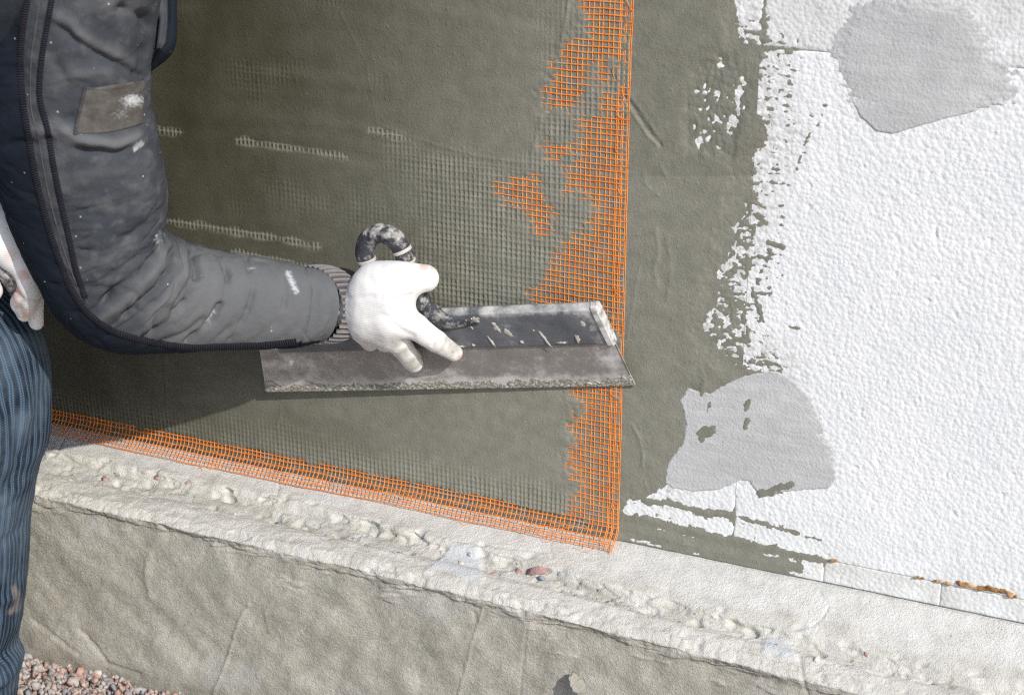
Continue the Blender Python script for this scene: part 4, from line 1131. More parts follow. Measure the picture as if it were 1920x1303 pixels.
def relax(V, Fc, it=2, lam=0.5):
    e = np.concatenate([Fc[:, [0, 1]], Fc[:, [1, 2]], Fc[:, [2, 3]], Fc[:, [3, 0]]]); e = np.concatenate([e, e[:, ::-1]])
    deg = np.bincount(e[:, 0], minlength=len(V)).astype(float)
    for _ in range(it):
        s = np.stack([np.bincount(e[:, 0], weights=V[e[:, 1], a], minlength=len(V)) for a in range(3)], 1)
        V = V + lam * (s / deg[:, None] - V)
    return V
def vnormals(V, Fc):
    nrm = np.cross(V[Fc[:, 2]] - V[Fc[:, 0]], V[Fc[:, 3]] - V[Fc[:, 1]])
    out = np.zeros_like(V)
    for k in range(4): np.add.at(out, Fc[:, k], nrm)
    return out / (np.linalg.norm(out, axis=1)[:, None] + 1e-12)

# brown sealant squeezed out of the lower seam
def sealant(pts, rad, label, seed):
    r = np.random.RandomState(seed)
    P = np.array([at(px_, py_, -0.0008) for px_, py_ in pts]); L = np.linalg.norm(P[-1] - P[0]); n = max(3, int(L / (rad * 0.7)))
    t_ = np.linspace(0, len(P) - 1, n); C = np.stack([np.interp(t_, np.arange(len(P)), P[:, a]) for a in range(3)], 1)
    C = C + r.normal(0, rad * 0.22, C.shape) * [1, 0.3, 1]; rd = rad * r.uniform(0.45, 1.0, n)
    def fn(Q):
        d = None
        for c, q in zip(C, rd):
            e = (np.linalg.norm((Q - c) * [1, 1.35, 1.1], axis=1) - q)
            d = e if d is None else smin(d, e, rad * 0.5)
        return d + rad * 0.12 * noise(Q[:, 0] / (rad * .5), Q[:, 2] / (rad * .5), seed)
    V, Fc = surface_nets(fn, C.min(0) - rad * 2, C.max(0) + rad * 2, rad / 5)
    V = relax(V, Fc, 1); nn = vnormals(V, Fc)
    if (nn * (V - V.mean(0))).sum() < 0: Fc = Fc[:, ::-1]
    tag(mesh_obj('sealant_bead', V, Fc, M_pu), label, 'sealant', 'brown foam sealant in the lower seam')
sealant([(1798, 1092), (1830, 1101), (1870, 1105), (1904, 1117)], 0.0042, 'long brown orange sealant bead over the seam at the right edge', 31)
sealant([(1752, 1089), (1780, 1095)], 0.0026, 'thin brown sealant sliver just left of the long bead', 32)
sealant([(1716, 1081), (1730, 1084)], 0.0032, 'small tan sealant blob in the middle of the lower seam', 33)
sealant([(1558, 1049), (1566, 1051)], 0.003, 'tiny tan sealant blob nearest the plaster streaks', 34)

# ------------------------------------------------------------------ the worker
CH = at(40, -130, -0.30); HI = at(-600, 420, -0.33)
person = empty('person', (HI[0], HI[1], 0))
tag(person, 'crouching worker in charcoal jacket, white gloves and blue striped trousers pressing the trowel', 'person')

# right sleeve as swept rings: inner outline, outer outline (photo px), depth
RG = [((215, -190), (35, -205), -0.335), ((296, -70), (-48, -90), -0.330), ((280, 30), (-42, 20), -0.325), ((265, 140), (-32, 130), -0.317), ((267, 215), (-16, 235), -0.310), ((285, 300), (10, 315), -0.298),
      ((296, 370), (40, 400), -0.287), ((300, 425), (76, 485), -0.276), ((302, 446), (115, 562), -0.265), ((309, 453), (156, 606), -0.252), ((326, 458), (205, 628), -0.235), ((360, 471), (276, 640), -0.210),
      ((420, 481), (370, 645), -0.178), ((490, 489), (456, 645), -0.147), ((556, 498), (526, 644), -0.121), ((584, 502), (556, 641), -0.111), ((606, 506), (578, 636), -0.104)]
A3 = np.array([at(a[0], a[1], y) for a, b, y in RG]); B3 = np.array([at(b[0], b[1], y - 0.004) for a, b, y in RG])
def cr_interp(P, t):
    k = np.clip(t.astype(int), 0, len(P) - 2); f = (t - k)[:, None]
    p0 = P[np.maximum(k - 1, 0)]; p1 = P[k]; p2 = P[k + 1]; p3 = P[np.minimum(k + 2, len(P) - 1)]
    return 0.5 * ((2 * p1) + (-p0 + p2) * f + (2 * p0 - 5 * p1 + 4 * p2 - p3) * f ** 2 + (-p0 + 3 * p1 - 3 * p2 + p3) * f ** 3)
NRg, NA = 430, 190
t = np.linspace(0, len(RG) - 1, NRg)
A_c = cr_interp(A3, t); B_c = cr_interp(B3, t); Cc = (A_c + B_c) / 2; E1_ = (A_c - B_c) / 2
Tg = np.gradient(Cc, axis=0)
for _ in range(12): Tg[1:-1] = (Tg[:-2] + 2 * Tg[1:-1] + Tg[2:]) / 4
E2_ = np.cross(E1_, Tg); E2_ /= np.linalg.norm(E2_, axis=1)[:, None]
E2_ *= np.where((E2_ @ FW) > 0, -1, 1)[:, None]                         # towards the camera
half = np.linalg.norm(E1_, axis=1)
dep = np.minimum(half * 0.86, 0.068)
ang = np.linspace(0, 2 * np.pi, NA, endpoint=False)
ca, sa = np.cos(ang), np.sin(ang)
se = lambda x, p: np.sign(x) * np.abs(x) ** p
E2d = E2_ * dep[:, None]
Tn_ = Tg / np.linalg.norm(Tg, axis=1)[:, None]
E2d = E2d + Tn_ * (dep * 0.62 * sstep(300, 420, np.arange(NRg)))[:, None]
SV = Cc[:, None] + E1_[:, None] * se(ca, 0.92)[None, :, None] + E2d[:, None] * se(sa, 0.92)[None, :, None]
SF = grid_faces(NRg, NA, True)
def g_normals(V):
    n_ = vnormals(V.reshape(-1, 3), SF).reshape(V.shape)
    c = V - Cc[:, None]
    if (n_ * c).sum() < 0: n_ = -n_
    return n_
NRM = g_normals(SV)
uvS = pix(SV.reshape(-1, 3)).reshape(NRg, NA, 2); fu, fv = uvS[..., 0], uvS[..., 1]
front = sstep(-0.15, 0.25, -(NRM @ FW))
disp = np.zeros((NRg, NA)); wear_shade = np.zeros((NRg, NA))
WR = [ # polyline px, width px, depth mm (negative = fold valley)
    ([(302, 447), (288, 485), (250, 522), (205, 555), (172, 585)], 11, -6.5), ([(314, 462), (306, 492), (272, 530), (232, 566), (188, 600)], 10, 4.5), ([(326, 468), (322, 505), (296, 540), (252, 582), (205, 615)], 9, -5.0),
    ([(345, 470), (346, 512), (318, 556), (276, 600)], 10, 3.5), ([(362, 474), (372, 516), (350, 562), (312, 606), (270, 636)], 9, -4.5), ([(388, 476), (396, 520), (380, 570), (340, 620)], 11, 3.0),
    ([(408, 478), (428, 515), (420, 560), (398, 600), (350, 642)], 9, -4.8), ([(440, 482), (452, 525), (444, 580), (410, 630)], 11, 3.0), ([(462, 486), (476, 535), (464, 590), (432, 638)], 8, -3.4),
    ([(496, 490), (504, 540), (496, 600), (470, 645)], 10, 2.2), ([(512, 505), (534, 535), (532, 575), (514, 620)], 8, -4.2), ([(540, 505), (556, 550), (548, 610)], 9, 2.0),
    ([(572, 500), (583, 545), (578, 600), (560, 650)], 3, -1.8),
    ([(98, 44), (166, 96), (240, 133), (266, 146)], 8, -4.5), ([(110, 34), (176, 84), (248, 120)], 12, 4.0), ([(232, 20), (268, 34), (286, 62), (282, 105), (272, 140)], 13, -9.0), ([(150, 8), (220, 10), (262, 22)], 16, 4.0),
    ([(96, 240), (150, 262), (215, 272), (258, 258)], 13, 7.0), ([(92, 262), (150, 284), (221, 292), (262, 278)], 10, -7.5), ([(100, 160), (140, 140), (200, 138)], 14, 3.0), ([(106, 120), (128, 160), (132, 220)], 12, -2.6),
    ([(120, 390), (180, 402), (250, 375), (296, 352)], 12, -1.6), ([(150, 330), (220, 322), (280, 300)], 14, 1.8), ([(150, 470), (210, 470), (262, 430), (300, 410)], 14, -1.8), ([(160, 540), (205, 520), (260, 480)], 12, -1.8),
    ([(150, 505), (200, 490), (255, 452)], 12, 2.2), ([(200, 630), (250, 600), (290, 565)], 9, -1.6), ([(230, 640), (290, 610), (330, 580)], 9, 1.6), ([(300, 645), (350, 622), (385, 595)], 9, -1.6), ([(20, 60), (40, 160), (30, 240)], 14, -3.0),
    ([(400, 640), (440, 610), (462, 580)], 8, -1.4), ([(0, 250), (40, 240), (90, 250)], 12, 3), ([(0, 275), (40, 268), (90, 275)], 10, -3)]
for L, wd, a in WR:
    dl = line_d(fu, fv, L)
    k = np.exp(-(dl / wd) ** 2) * front
    el = L[0][1] > 440
    amp_ = (1.35 if a < 0 else 0.75) * ((1.15 if L[0][0] < 430 else 0.8) if el else 0.85)
    wd_ = wd * ((0.62 if a < 0 else 1.15) if el else 0.95)
    dl2 = dl + 0.25 * wd * noise(fu / 22, fv / 22, 499 + int(wd))
    amp_ = amp_ * (0.25 + 0.95 * sstep(-0.35, 0.25, noise(fu / 55 + wd, fv / 55 + 3.1 * a, 561))) * (0.6 if (el and a > 0) else 1.0)
    disp += a * amp_ * 0.001 * np.exp(-(np.abs(dl2) / wd_) ** 1.6) * front; wear_shade += np.clip(a / 5, 0, 1) * k
sarc = np.concatenate([[0], np.cumsum(np.linalg.norm(np.diff(Cc, axis=0), axis=1))])[:, None] + 0 * ang
aarc = ang[None, :] * half[:, None]
disp += 0.0022 * fbm(sarc / 0.045, aarc / 0.07, 501, 3) + 0.0012 * fbm(sarc / 0.016 + aarc / 0.03, aarc / 0.05, 503, 3)
cn1 = noise(sarc / 0.030 + 0.6 * noise(aarc / .05, sarc / .08, 511), aarc / 0.085, 509); cn2 = noise(sarc / 0.018 + aarc / 0.06, aarc / 0.05, 510)
elb = 0.35 + 0.65 * sstep(120, 40, np.abs(np.hypot(fu - 250, fv - 500) - 60))
disp -= elb * (0.0020 * np.clip(1 - 7 * np.abs(cn1), 0, 1) + 0.0011 * np.clip(1 - 8 * np.abs(cn2), 0, 1)) * (0.4 + 0.6 * (noise(sarc / .1, aarc / .1, 513) > -.1))
disp *= np.concatenate([np.ones(NRg - 14), np.linspace(1, 0.2, 14)])[:, None]
SV2 = SV + NRM * disp[..., None]
wear_shade = np.clip(1.1 * sstep(300, 470, fu + .5 * (fv - 450)) * sstep(380, 470, fv) + wear_shade * 0.8 + 0.35 * sstep(0.1, 0.6, fbm(sarc / 0.05, aarc / 0.05, 505, 3)) + 0.5 * np.clip(disp / 0.004, 0, 1), 0, 1)
paint = np.zeros((NRg, NA))
for L, wd in [([(256, 276), (262, 272)], 6), ([(540, 514), (547, 528), (555, 545)], 3.5), ([(392, 605), (404, 588)], 2.0), ([(298, 452), (302, 440)], 5), ([(470, 500), (474, 502)], 0.8)]:
    paint = np.maximum(paint, sstep(3, -2, line_d(fu, fv, L) - wd + 5 * noise(fu / 4, fv / 4, 507)) * front)
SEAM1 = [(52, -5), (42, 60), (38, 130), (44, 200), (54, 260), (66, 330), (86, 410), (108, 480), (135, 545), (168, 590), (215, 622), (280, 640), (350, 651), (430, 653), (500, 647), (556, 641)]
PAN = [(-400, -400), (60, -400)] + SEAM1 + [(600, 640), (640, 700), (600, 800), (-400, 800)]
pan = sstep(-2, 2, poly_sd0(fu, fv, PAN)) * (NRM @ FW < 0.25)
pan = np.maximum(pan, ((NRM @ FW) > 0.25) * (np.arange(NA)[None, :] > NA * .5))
uvs = np.stack([aarc, sarc], -1).reshape(-1, 2)
# close the cuff end by turning inside
inner = Cc[-1] + (SV2[-1] - Cc[-1]) * 0.86; inner2 = inner - Tg[-1] / np.linalg.norm(Tg[-1]) * 0.02
Vsl = np.concatenate([SV2.reshape(-1, 3), inner, inner2])
b0 = (NRg - 1) * NA; j = np.arange(NA); j2 = (j + 1) % NA
ext = np.concatenate([np.stack([b0 + j, b0 + j2, b0 + NA + j2, b0 + NA + j], 1), np.stack([b0 + NA + j, b0 + NA + j2, b0 + 2 * NA + j2, b0 + 2 * NA + j], 1)])
pad = np.zeros(2 * NA)
Fsl = np.concatenate([SF, ext])
nchk = vnormals(Vsl, Fsl)
if (nchk[:NRg * NA].reshape(NRg, NA, 3) * (SV2 - Cc[:, None])).sum() < 0: Fsl = Fsl[:, ::-1]
sleeve = mesh_obj('sleeve', Vsl, Fsl, M_jacket, person, attrs={'wear_shade': np.concatenate([wear_shade.ravel(), pad]), 'paint': np.concatenate([paint.ravel(), pad]), 'panel': np.concatenate([pan.ravel(), pad])}, uv=np.concatenate([uvs, np.zeros((2 * NA, 2))]))
bvh = BVHTree.FromPolygons([Vector(p) for p in Vsl], [tuple(int(q) for q in f) for f in Fsl])
def on_sleeve(px_, py_):
    d = FW + RT * (px_ - 960) / F - UP * (py_ - 651.5) / F
    h = bvh.ray_cast(Vector(CAM), Vector(d).normalized())
    return (np.array(h[0]), np.array(h[1])) if h[0] is not None else None
def resample(pts, n):
    P = np.array(pts, float); s = np.concatenate([[0], np.cumsum(np.linalg.norm(np.diff(P, axis=0), axis=1))])
    P2 = cr_interp(P, np.interp(np.linspace(0, s[-1], n), s, np.arange(len(P))))
    return P2
def seam_strip(pts, wpx, hgt, name, m, parent, n=150, k=7, attrs_paint=False):
    P = resample(pts, n); Tn = np.gradient(P, axis=0); Tn /= np.linalg.norm(Tn, axis=1)[:, None]; Nn = np.stack([-Tn[:, 1], Tn[:, 0]], 1)
    Vv, UVv = [], []; rows = 0; s = 0; last = None
    for i in range(n):
        row = []
        for q in np.linspace(-1, 1, k):
            pp = P[i] + Nn[i] * q * wpx * 0.5
            h = on_sleeve(*pp)
            if h is None: row = None; break
            nn = h[1] if h[1] @ FW < 0 else -h[1]
            row.append(h[0] + nn * (hgt * math.sqrt(max(0, 1 - q * q * 0.98)) - 0.0004))
        if row is None: continue
        c = row[k // 2]
        if last is not None: s += np.linalg.norm(c - last)
        last = c
        Vv += row; UVv += [(q * 0.005, s) for q in np.linspace(-1, 1, k)]; rows += 1
    return mesh_obj(name, Vv, grid_faces(rows, k), m, parent, uv=UVv)
seam_strip(SEAM1, 13, 0.0022, 'seam', M_seam, sleeve)
seam_strip([(98, -5), (88, 50), (78, 110), (74, 180), (88, 240), (100, 310), (114, 380), (128, 440), (142, 505), (160, 560)], 12, 0.0022, 'seam', M_seam, sleeve)
seam_strip([(75, -5), (66, 60), (58, 120), (58, 200), (72, 260), (84, 330), (100, 400), (120, 470), (142, 530), (165, 570)], 3.0, 0.0012, 'seam', M_tape, sleeve, k=3)
# worn tape patch on the upper arm
def patch_on_sleeve(quad, n, m, hgt, mt, name, parent):
    q = np.array(quad, float); Vv, pa = [], []
    for i in range(n):
        for j in range(m):
            a, b = i / (n - 1), j / (m - 1)
            p = (q[0] * (1 - a) + q[1] * a) * (1 - b) + (q[3] * (1 - a) + q[2] * a) * b
            p[1] += 7 * math.sin(math.pi * a) * (1 if b > 0.5 else 0.6) * (b * 1.0)
            h = on_sleeve(*p)
            if h is None:
                h = (np.array(Vv[-1]), -FW)
                Vv.append(h[0]); pa.append(0); continue
            nn = h[1] if h[1] @ FW < 0 else -h[1]
            e = min(a, 1 - a, b, 1 - b)
            Vv.append(h[0] + nn * (hgt if e > 0.0 else -0.0005))
            d1 = math.hypot((p[0] - 248) / 15, (p[1] - 188) / 9); d2 = math.hypot((p[0] - 225) / 22, (p[1] - 215) / 12)
            z = float(noise(np.array(p[0] / 4), np.array(p[1] / 3), 511))
            pa.append(min(1, max(0, 1.5 - d1 + z)) * 0.9 + 0.35 * max(0, min(1, 0.6 - d2 + 1.2 * z)))
    return mesh_obj(name, Vv, grid_faces(n, m), mt, parent, attrs={'paint': np.clip(pa, 0, 1)})
patch_on_sleeve([(158, 168), (271, 150), (268, 232), (140, 252)], 60, 40, 0.0016, M_tape, 'arm_patch', sleeve)
seam_strip([(160, 165), (152, 200), (141, 252)], 9, 0.0028, 'patch_edge', M_rib, sleeve, n=40)
seam_strip([(162, 166), (200, 168), (240, 160), (268, 148)], 4, 0.0022, 'patch_edge', M_rib, sleeve, n=40, k=5)

# ribbed cuff
ax_ = Tg[-1] / np.linalg.norm(Tg[-1])
nA, nL = 400, 16
an = np.linspace(0, 2 * np.pi, nA, endpoint=False)
Vcf, rib_shade = [], []
e1c = E1_[-1]; e2c = E2d[-1] + Tn_[-1] * dep[-1] * 0.25
ribs = 38
for i in range(nL):
    f = i / (nL - 1)
    sc_ = 1.03 + 0.02 * f - 0.05 * f ** 5
    rb = 0.0021 * np.cos(an * ribs) * math.sin(math.pi * min(1, 0.12 + f * 0.88)) ** 0.5
    base = Cc[-1] + ax_ * (-0.006 + 0.026 * f)
    rad = np.cos(an)[:, None] * e1c + np.sin(an)[:, None] * e2c
    rl = np.linalg.norm(rad, axis=1)[:, None]
    Vcf.append(base + rad * (sc_ + rb[:, None] / rl)); rib_shade.append(0.5 + 0.5 * np.cos(an * ribs))  # shade in the gaps between ribs put into the colour
inner = Vcf[-1] * 0 + Cc[-1] + ax_ * 0.008 + (np.cos(an)[:, None] * e1c + np.sin(an)[:, None] * e2c) * 0.70
Vcf.append(inner); rib_shade.append(np.zeros(nA))
mesh_obj('cuff', np.concatenate(Vcf), grid_faces(nL + 1, nA, True), M_rib, person, attrs={'wear_shade': np.concatenate(rib_shade), 'paint': np.zeros((nL + 1) * nA)})

# right glove
def g3(px_, py_, Y): return at(px_, py_, Y + 0.040)
HR = [ (g3(600, 575, -.128), g3(690, 570, -.130), .024, .031), (g3(708, 552, -.138), g3(732, 545, -.141), .031, .028), (g3(708, 584, -.135), g3(732, 590, -.139), .031, .029), (g3(702, 604, -.131), g3(724, 616, -.130), .027, .024),
       (g3(706, 530, -.140), g3(748, 526, -.138), .023, .020)]
FG = [ [(g3(735, 530, -.136), .0205), (g3(772, 524, -.130), .0185), (g3(797, 522, -.122), .0158)],                       # thumb along the top
       [(g3(738, 592, -.138), .0200), (g3(778, 612, -.130), .0150), (g3(818, 640, -.112), .0125), (g3(852, 662, -.088), .0098)],   # index on the blade
       [(g3(722, 612, -.134), .0190), (g3(745, 640, -.124), .0140), (g3(770, 672, -.098), .0118), (g3(776, 681, -.090), .0110)],   # middle
       [(g3(700, 618, -.128), .0165), (g3(722, 640, -.108), .0120), (g3(735, 630, -.078), .0105)],                         # ring, curled round the tube
       [(g3(678, 618, -.124), .0150), (g3(694, 640, -.104), .0110), (g3(706, 630, -.076), .0095)] ]                        # little finger
def glove_fn(palm, fingers, k1=0.016, k2=0.006):
    def fn(P):
        d = None
        for a, b, ra, rb in palm:
            q = rcone(P, a, b, ra, rb); d = q if d is None else smin(d, q, k1)
        for fg in fingers:
            f = None
            for (a, ra), (b, rb) in zip(fg[:-1], fg[1:]):
                q = rcone(P, a, b, ra, rb); f = q if f is None else smin(f, q, 0.003)
            d = smin(d, f, k2)
        return d
    return fn
def build_glove(palm, fingers, h, name, grime_pts, pink_pts, marks=()):
    fn = glove_fn(palm, fingers)
    pts = np.array([p for a, b, _, _ in palm for p in (a, b)] + [p for fg in fingers for p, _ in fg])
    V, Fc = surface_nets(fn, pts.min(0) - 0.045, pts.max(0) + 0.045, h)
    V = relax(V, Fc, 2)
    nn = vnormals(V, Fc)
    uvp = pix(V); u, v = uvp.T
    fr = sstep(-0.1, 0.3, -(nn @ FW) * (1 if (nn * (V - V.mean(0))).sum() > 0 else -1))
    if (nn * (V - V.mean(0))).sum() < 0: Fc = Fc[:, ::-1]; nn = -nn
    dsp = 0.0006 * fbm(V[:, 0] / 0.02, V[:, 2] / 0.02, 521, 3)
    for L, wd, a in marks: dsp += a * 0.001 * np.exp(-(line_d(u, v, L) / wd) ** 2) * fr
    V = V + nn * dsp[:, None]
    gr = np.zeros(len(V)); pk = np.zeros(len(V))
    for x, y, r_, s_ in grime_pts: gr = np.maximum(gr, s_ * sstep(1.15, 0.5, np.hypot(u - x, v - y) / r_ + 0.25 * fbm(V[:, 0] / .006, V[:, 2] / .006, 523, 2)))
    for x, y, r_, s_ in pink_pts: pk = np.maximum(pk, s_ * sstep(1.1, 0.4, np.hypot(u - x, v - y) / r_))
    return mesh_obj(name, V, Fc, M_glove, person, attrs={'grime': gr, 'pink': pk})
build_glove(HR, FG, 0.0019, 'glove',
            [(852, 652, 18, 1.0), (838, 640, 12, .8), (775, 682, 16, 1.0), (756, 664, 16, .7), (792, 668, 12, .8), (812, 505, 8, .6), (742, 655, 12, .5), (700, 652, 30, .5), (830, 650, 26, .6), (790, 625, 20, .3), (765, 530, 22, .25), (745, 640, 18, .45)],
            [(795, 500, 12, .65), (864, 672, 9, .9), (794, 672, 8, .8)],
            [([(770, 556), (752, 560), (738, 566)], 6, -2.2), ([(784, 500), (782, 530), (776, 552)], 4, -1.3), ([(760, 505), (764, 530)], 5, -1.0), ([(735, 600), (748, 585), (768, 580)], 5, 1.4), ([(820, 625), (812, 648)], 4, -1.3), ([(838, 640), (830, 660)], 3.5, -1.0), ([(715, 500), (722, 530), (715, 560)], 7, -0.9), ([(690, 600), (712, 590), (735, 598)], 6, -1.1), ([(655, 560), (700, 556)], 5, -.8), ([(665, 505), (690, 520), (705, 540)], 9, -0.8), ([(775, 632), (757, 622), (742, 612)], 6, -1.8), ([(800, 600), (812, 628), (800, 648)], 5, -0.7), ([(752, 640), (764, 655), (760, 668)], 5, -0.8), ([(650, 530), (668, 570), (660, 620)], 8, .6)])

# left glove resting on the knee, holding a tool grip
HL = [(at(-95, 350, -0.268), at(-30, 410, -0.283), .031, .034), (at(-30, 410, -0.283), at(14, 440, -0.293), .034, .028), (at(0, 420, -0.293), at(36, 478, -0.293), .030, .022)]
FL = [[(at(24, 455, -0.290), .020), (at(48, 500, -0.296), .0145), (at(58, 540, -0.292), .0135), (at(40, 568, -0.280), .0125)],
      [(at(-26, 470, -0.300), .018), (at(-30, 520, -0.310), .0135), (at(-16, 545, -0.308), .0125)],
      [(at(40, 500, -0.278), .013), (at(64, 560, -0.266), .0105), (at(68, 605, -0.260), .0085)],
      [(at(52, 560, -0.288), .0115), (at(46, 588, -0.276), .0095)]]
build_glove(HL, FL, 0.0022, 'glove', [(55, 560, 22, .6), (40, 580, 14, .8), (66, 540, 20, .4), (48, 596, 8, 1)], [(28, 548, 17, .75), (46, 516, 14, .6), (48, 590, 10, .9), (30, 570, 13, .45), (20, 480, 16, .35)],
            [([(30, 545), (42, 560), (36, 580)], 4, -1.2), ([(46, 512), (58, 516)], 4, -1.5)])
tv, tf, _, _ = tube([at(-52, 430, -.292), at(-20, 462, -.296), at(6, 494, -.297), at(20, 522, -.292), at(40, 560, -.262)], [.010, .011, .0115, .0105, .008], 'tool', M_steel, None)
tool = empty('hand_tool', at(6, 494, -.297)); tag(tool, 'small plaster caked tool grip in the left glove at the left edge', 'tool')
mesh_obj('grip', tv, tf, M_handle, tool, attrs={'smear': np.full(len(tv), .55)})

# striped trouser leg (shin of the raised knee)
LG = [((-48, 545), (-278, 470), -.262), ((-8, 582), (-268, 560), -.265), ((26, 636), (-252, 640), -.268), ((44, 690), (-234, 700), -.270), ((53, 750), (-218, 760), -.272), ((54, 806), (-206, 815), -.273), ((48, 862), (-198, 870), -.275), ((34, 905), (-194, 920), -.277), ((26, 960), (-190, 975), -.279),
      ((20, 1030), (-188, 1040), -.281), ((16, 1110), (-186, 1120), -.284), ((10, 1180), (-184, 1190), -.286), ((0, 1228), (-184, 1240), -.288), ((8, 1262), (-190, 1270), -.290), ((0, 1310), (-188, 1320), -.292), ((-8, 1365), (-184, 1375), -.294)]
A3 = np.array([at(a[0], a[1], y) for a, b, y in LG]); B3 = np.array([at(b[0], b[1], y) for a, b, y in LG])
nR, nA = 330, 150; t = np.linspace(0, len(LG) - 1, nR)
Ac, Bc = cr_interp(A3, t), cr_interp(B3, t); Cl = (Ac + Bc) / 2; E1l = (Ac - Bc) / 2
Tl = np.gradient(Cl, axis=0); E2l = np.cross(E1l, Tl); E2l /= np.linalg.norm(E2l, axis=1)[:, None]; E2l *= np.where((E2l @ FW) > 0, -1, 1)[:, None]
hl = np.linalg.norm(E1l, axis=1); an = np.linspace(0, 2 * np.pi, nA, endpoint=False)
LV = Cl[:, None] + E1l[:, None] * np.cos(an)[None, :, None] + (E2l * (hl * 1.0)[:, None])[:, None] * np.sin(an)[None, :, None]
LF = grid_faces(nR, nA, True)
nl = vnormals(LV.reshape(-1, 3), LF).reshape(LV.shape)
if (nl * (LV - Cl[:, None])).sum() < 0: LF = LF[:, ::-1]; nl = -nl
uvp = pix(LV.reshape(-1, 3)).reshape(nR, nA, 2); lu, lv = uvp[..., 0], uvp[..., 1]
fr = sstep(-0.1, 0.3, -(nl @ FW)); dl_ = np.zeros((nR, nA))
for L, wd, a in [([(88, 740), (60, 840), (20, 900), (0, 930)], 12, -4), ([(90, 830), (66, 880), (30, 920)], 12, 4), ([(10, 640), (40, 700), (55, 780)], 12, 3), ([(0, 700), (30, 780), (34, 860)], 11, -4), ([(0, 780), (14, 860), (10, 940)], 10, 3), ([(60, 960), (30, 1000), (0, 1020)], 10, -3),
                 ([(50, 1180), (26, 1210), (0, 1240)], 9, -6), ([(46, 1240), (20, 1262), (0, 1280)], 9, 6), ([(40, 1262), (18, 1290), (0, 1303)], 8, -5), ([(48, 1090), (24, 1120), (0, 1130)], 9, 3), ([(40, 1000), (36, 1080), (30, 1160)], 9, -3)]:
    dl_ += a * 0.001 * np.exp(-(line_d(lu, lv, L) / wd) ** 2) * fr
sl = np.concatenate([[0], np.cumsum(np.linalg.norm(np.diff(Cl, axis=0), axis=1))])[:, None] + 0 * an
al_ = an[None, :] * 0.075 + 0 * sl
dl_ += 0.003 * fbm(sl / 0.07, al_ / 0.05, 531, 3)
pt = np.zeros((nR, nA))
for L, wd in [([(22, 1145), (36, 1140), (50, 1136)], 5), ([(28, 1105), (34, 1140)], 6)]:
    pt = np.maximum(pt, sstep(4, -2, line_d(lu, lv, L) - wd + 4 * noise(lu / 6, lv / 6, 533)) * fr)
LV2 = LV + nl * dl_[..., None]
trous = mesh_obj('trouser_leg', LV2.reshape(-1, 3), LF, M_denim, person, attrs={'paint': pt.ravel()}, uv=np.stack([al_, sl], -1).reshape(-1, 2))

# the rest of the figure, mostly outside the frame
KL = Cl[12]; AL = Cl[-1]
HIp = HI
KR = np.array([HI[0] + 0.02, -0.56, 0.075]); FR = np.array([HI[0] - 0.40, -0.50, 0.075])
SR = Cc[0]; SL = at(-60, -170, -0.17); EL = at(-260, 220, -0.16); WL = at(-95, 350, -.26)
tor = [(HI, HI * .5 + CH * .5, .125, .128), (HI * .5 + CH * .5, CH, .128, .13), (CH, SR + [0, 0, 0.015], .11, .078), (CH, SL, .11, .075)]
def jacket_fn(P):
    d = None
    for a, b, ra, rb in tor:
        q = rcone(P, a, b, ra, rb); d = q if d is None else smin(d, q, 0.04)
    for a, b, ra, rb in [(SL, EL, .070, .06), (EL, WL, .06, .046)]:
        d = smin(d, rcone(P, a, b, ra, rb), 0.02)
    return d
pts = np.array([HI, CH, SR, SL, EL, WL])
V, Fc = surface_nets(jacket_fn, pts.min(0) - 0.2, pts.max(0) + 0.2, 0.009)
V = relax(V, Fc, 2); nn = vnormals(V, Fc)
if (nn * (V - V.mean(0))).sum() < 0: Fc = Fc[:, ::-1]; nn = -nn
V = V + nn * (0.005 * fbm(V[:, 0] / 0.06 + V[:, 1] / .05, V[:, 2] / 0.06, 541, 3))[:, None]
mesh_obj('jacket', V, Fc, M_jacket, person, attrs={'wear_shade': np.full(len(V), .1), 'paint': np.zeros(len(V)), 'panel': np.full(len(V), .75)})
# jacket front edge hanging beside the upper arm
JR = [((330, -220), (180, -230), -.27), ((331, -80), (200, -80), -.27), ((331, 0), (214, 0), -.272), ((331, 50), (224, 52), -.274), ((329, 82), (236, 84), -.276), ((316, 106), (246, 106), -.278), ((296, 124), (258, 122), -.279), ((278, 138), (266, 136), -.28)]
A3 = np.array([at(a[0], a[1], y) for a, b, y in JR]); B3 = np.array([at(b[0], b[1], y) for a, b, y in JR])
tj = np.linspace(0, len(JR) - 1, 120); Aj, Bj = cr_interp(A3, tj), cr_interp(B3, tj); nj = 80
aj = np.linspace(0, 2 * np.pi, nj, endpoint=False)
Cj = (Aj + Bj) / 2; Ej = (Aj - Bj) / 2
JV = Cj[:, None] + Ej[:, None] * se(np.cos(aj), 0.8)[None, :, None] - FW * (np.minimum(0.020, np.linalg.norm(Ej, axis=1) * .8)[:, None] * se(np.sin(aj), 0.9)[None, :])[..., None]
JF = grid_faces(120, nj, True); jn = vnormals(JV.reshape(-1, 3), JF).reshape(JV.shape)
if (jn * (JV - Cj[:, None])).sum() < 0: JF = JF[:, ::-1]; jn = -jn
juv = pix(JV.reshape(-1, 3)).reshape(120, nj, 2)
jd = 0 * juv[..., 0]
for L, wd, a in [([(312, -40), (313, 40), (306, 84), (280, 120)], 5, -6), ([(268, 10), (286, 40), (280, 100)], 12, -8), ([(296, 0), (303, 40), (296, 90)], 8, 3)]:
    jd += a * .001 * np.exp(-(line_d(juv[..., 0], juv[..., 1], L) / wd) ** 2)
pj = sstep(20, 15, line_d(juv[..., 0], juv[..., 1], [(334, -120), (333, 50), (328, 88), (300, 124), (275, 142)]))
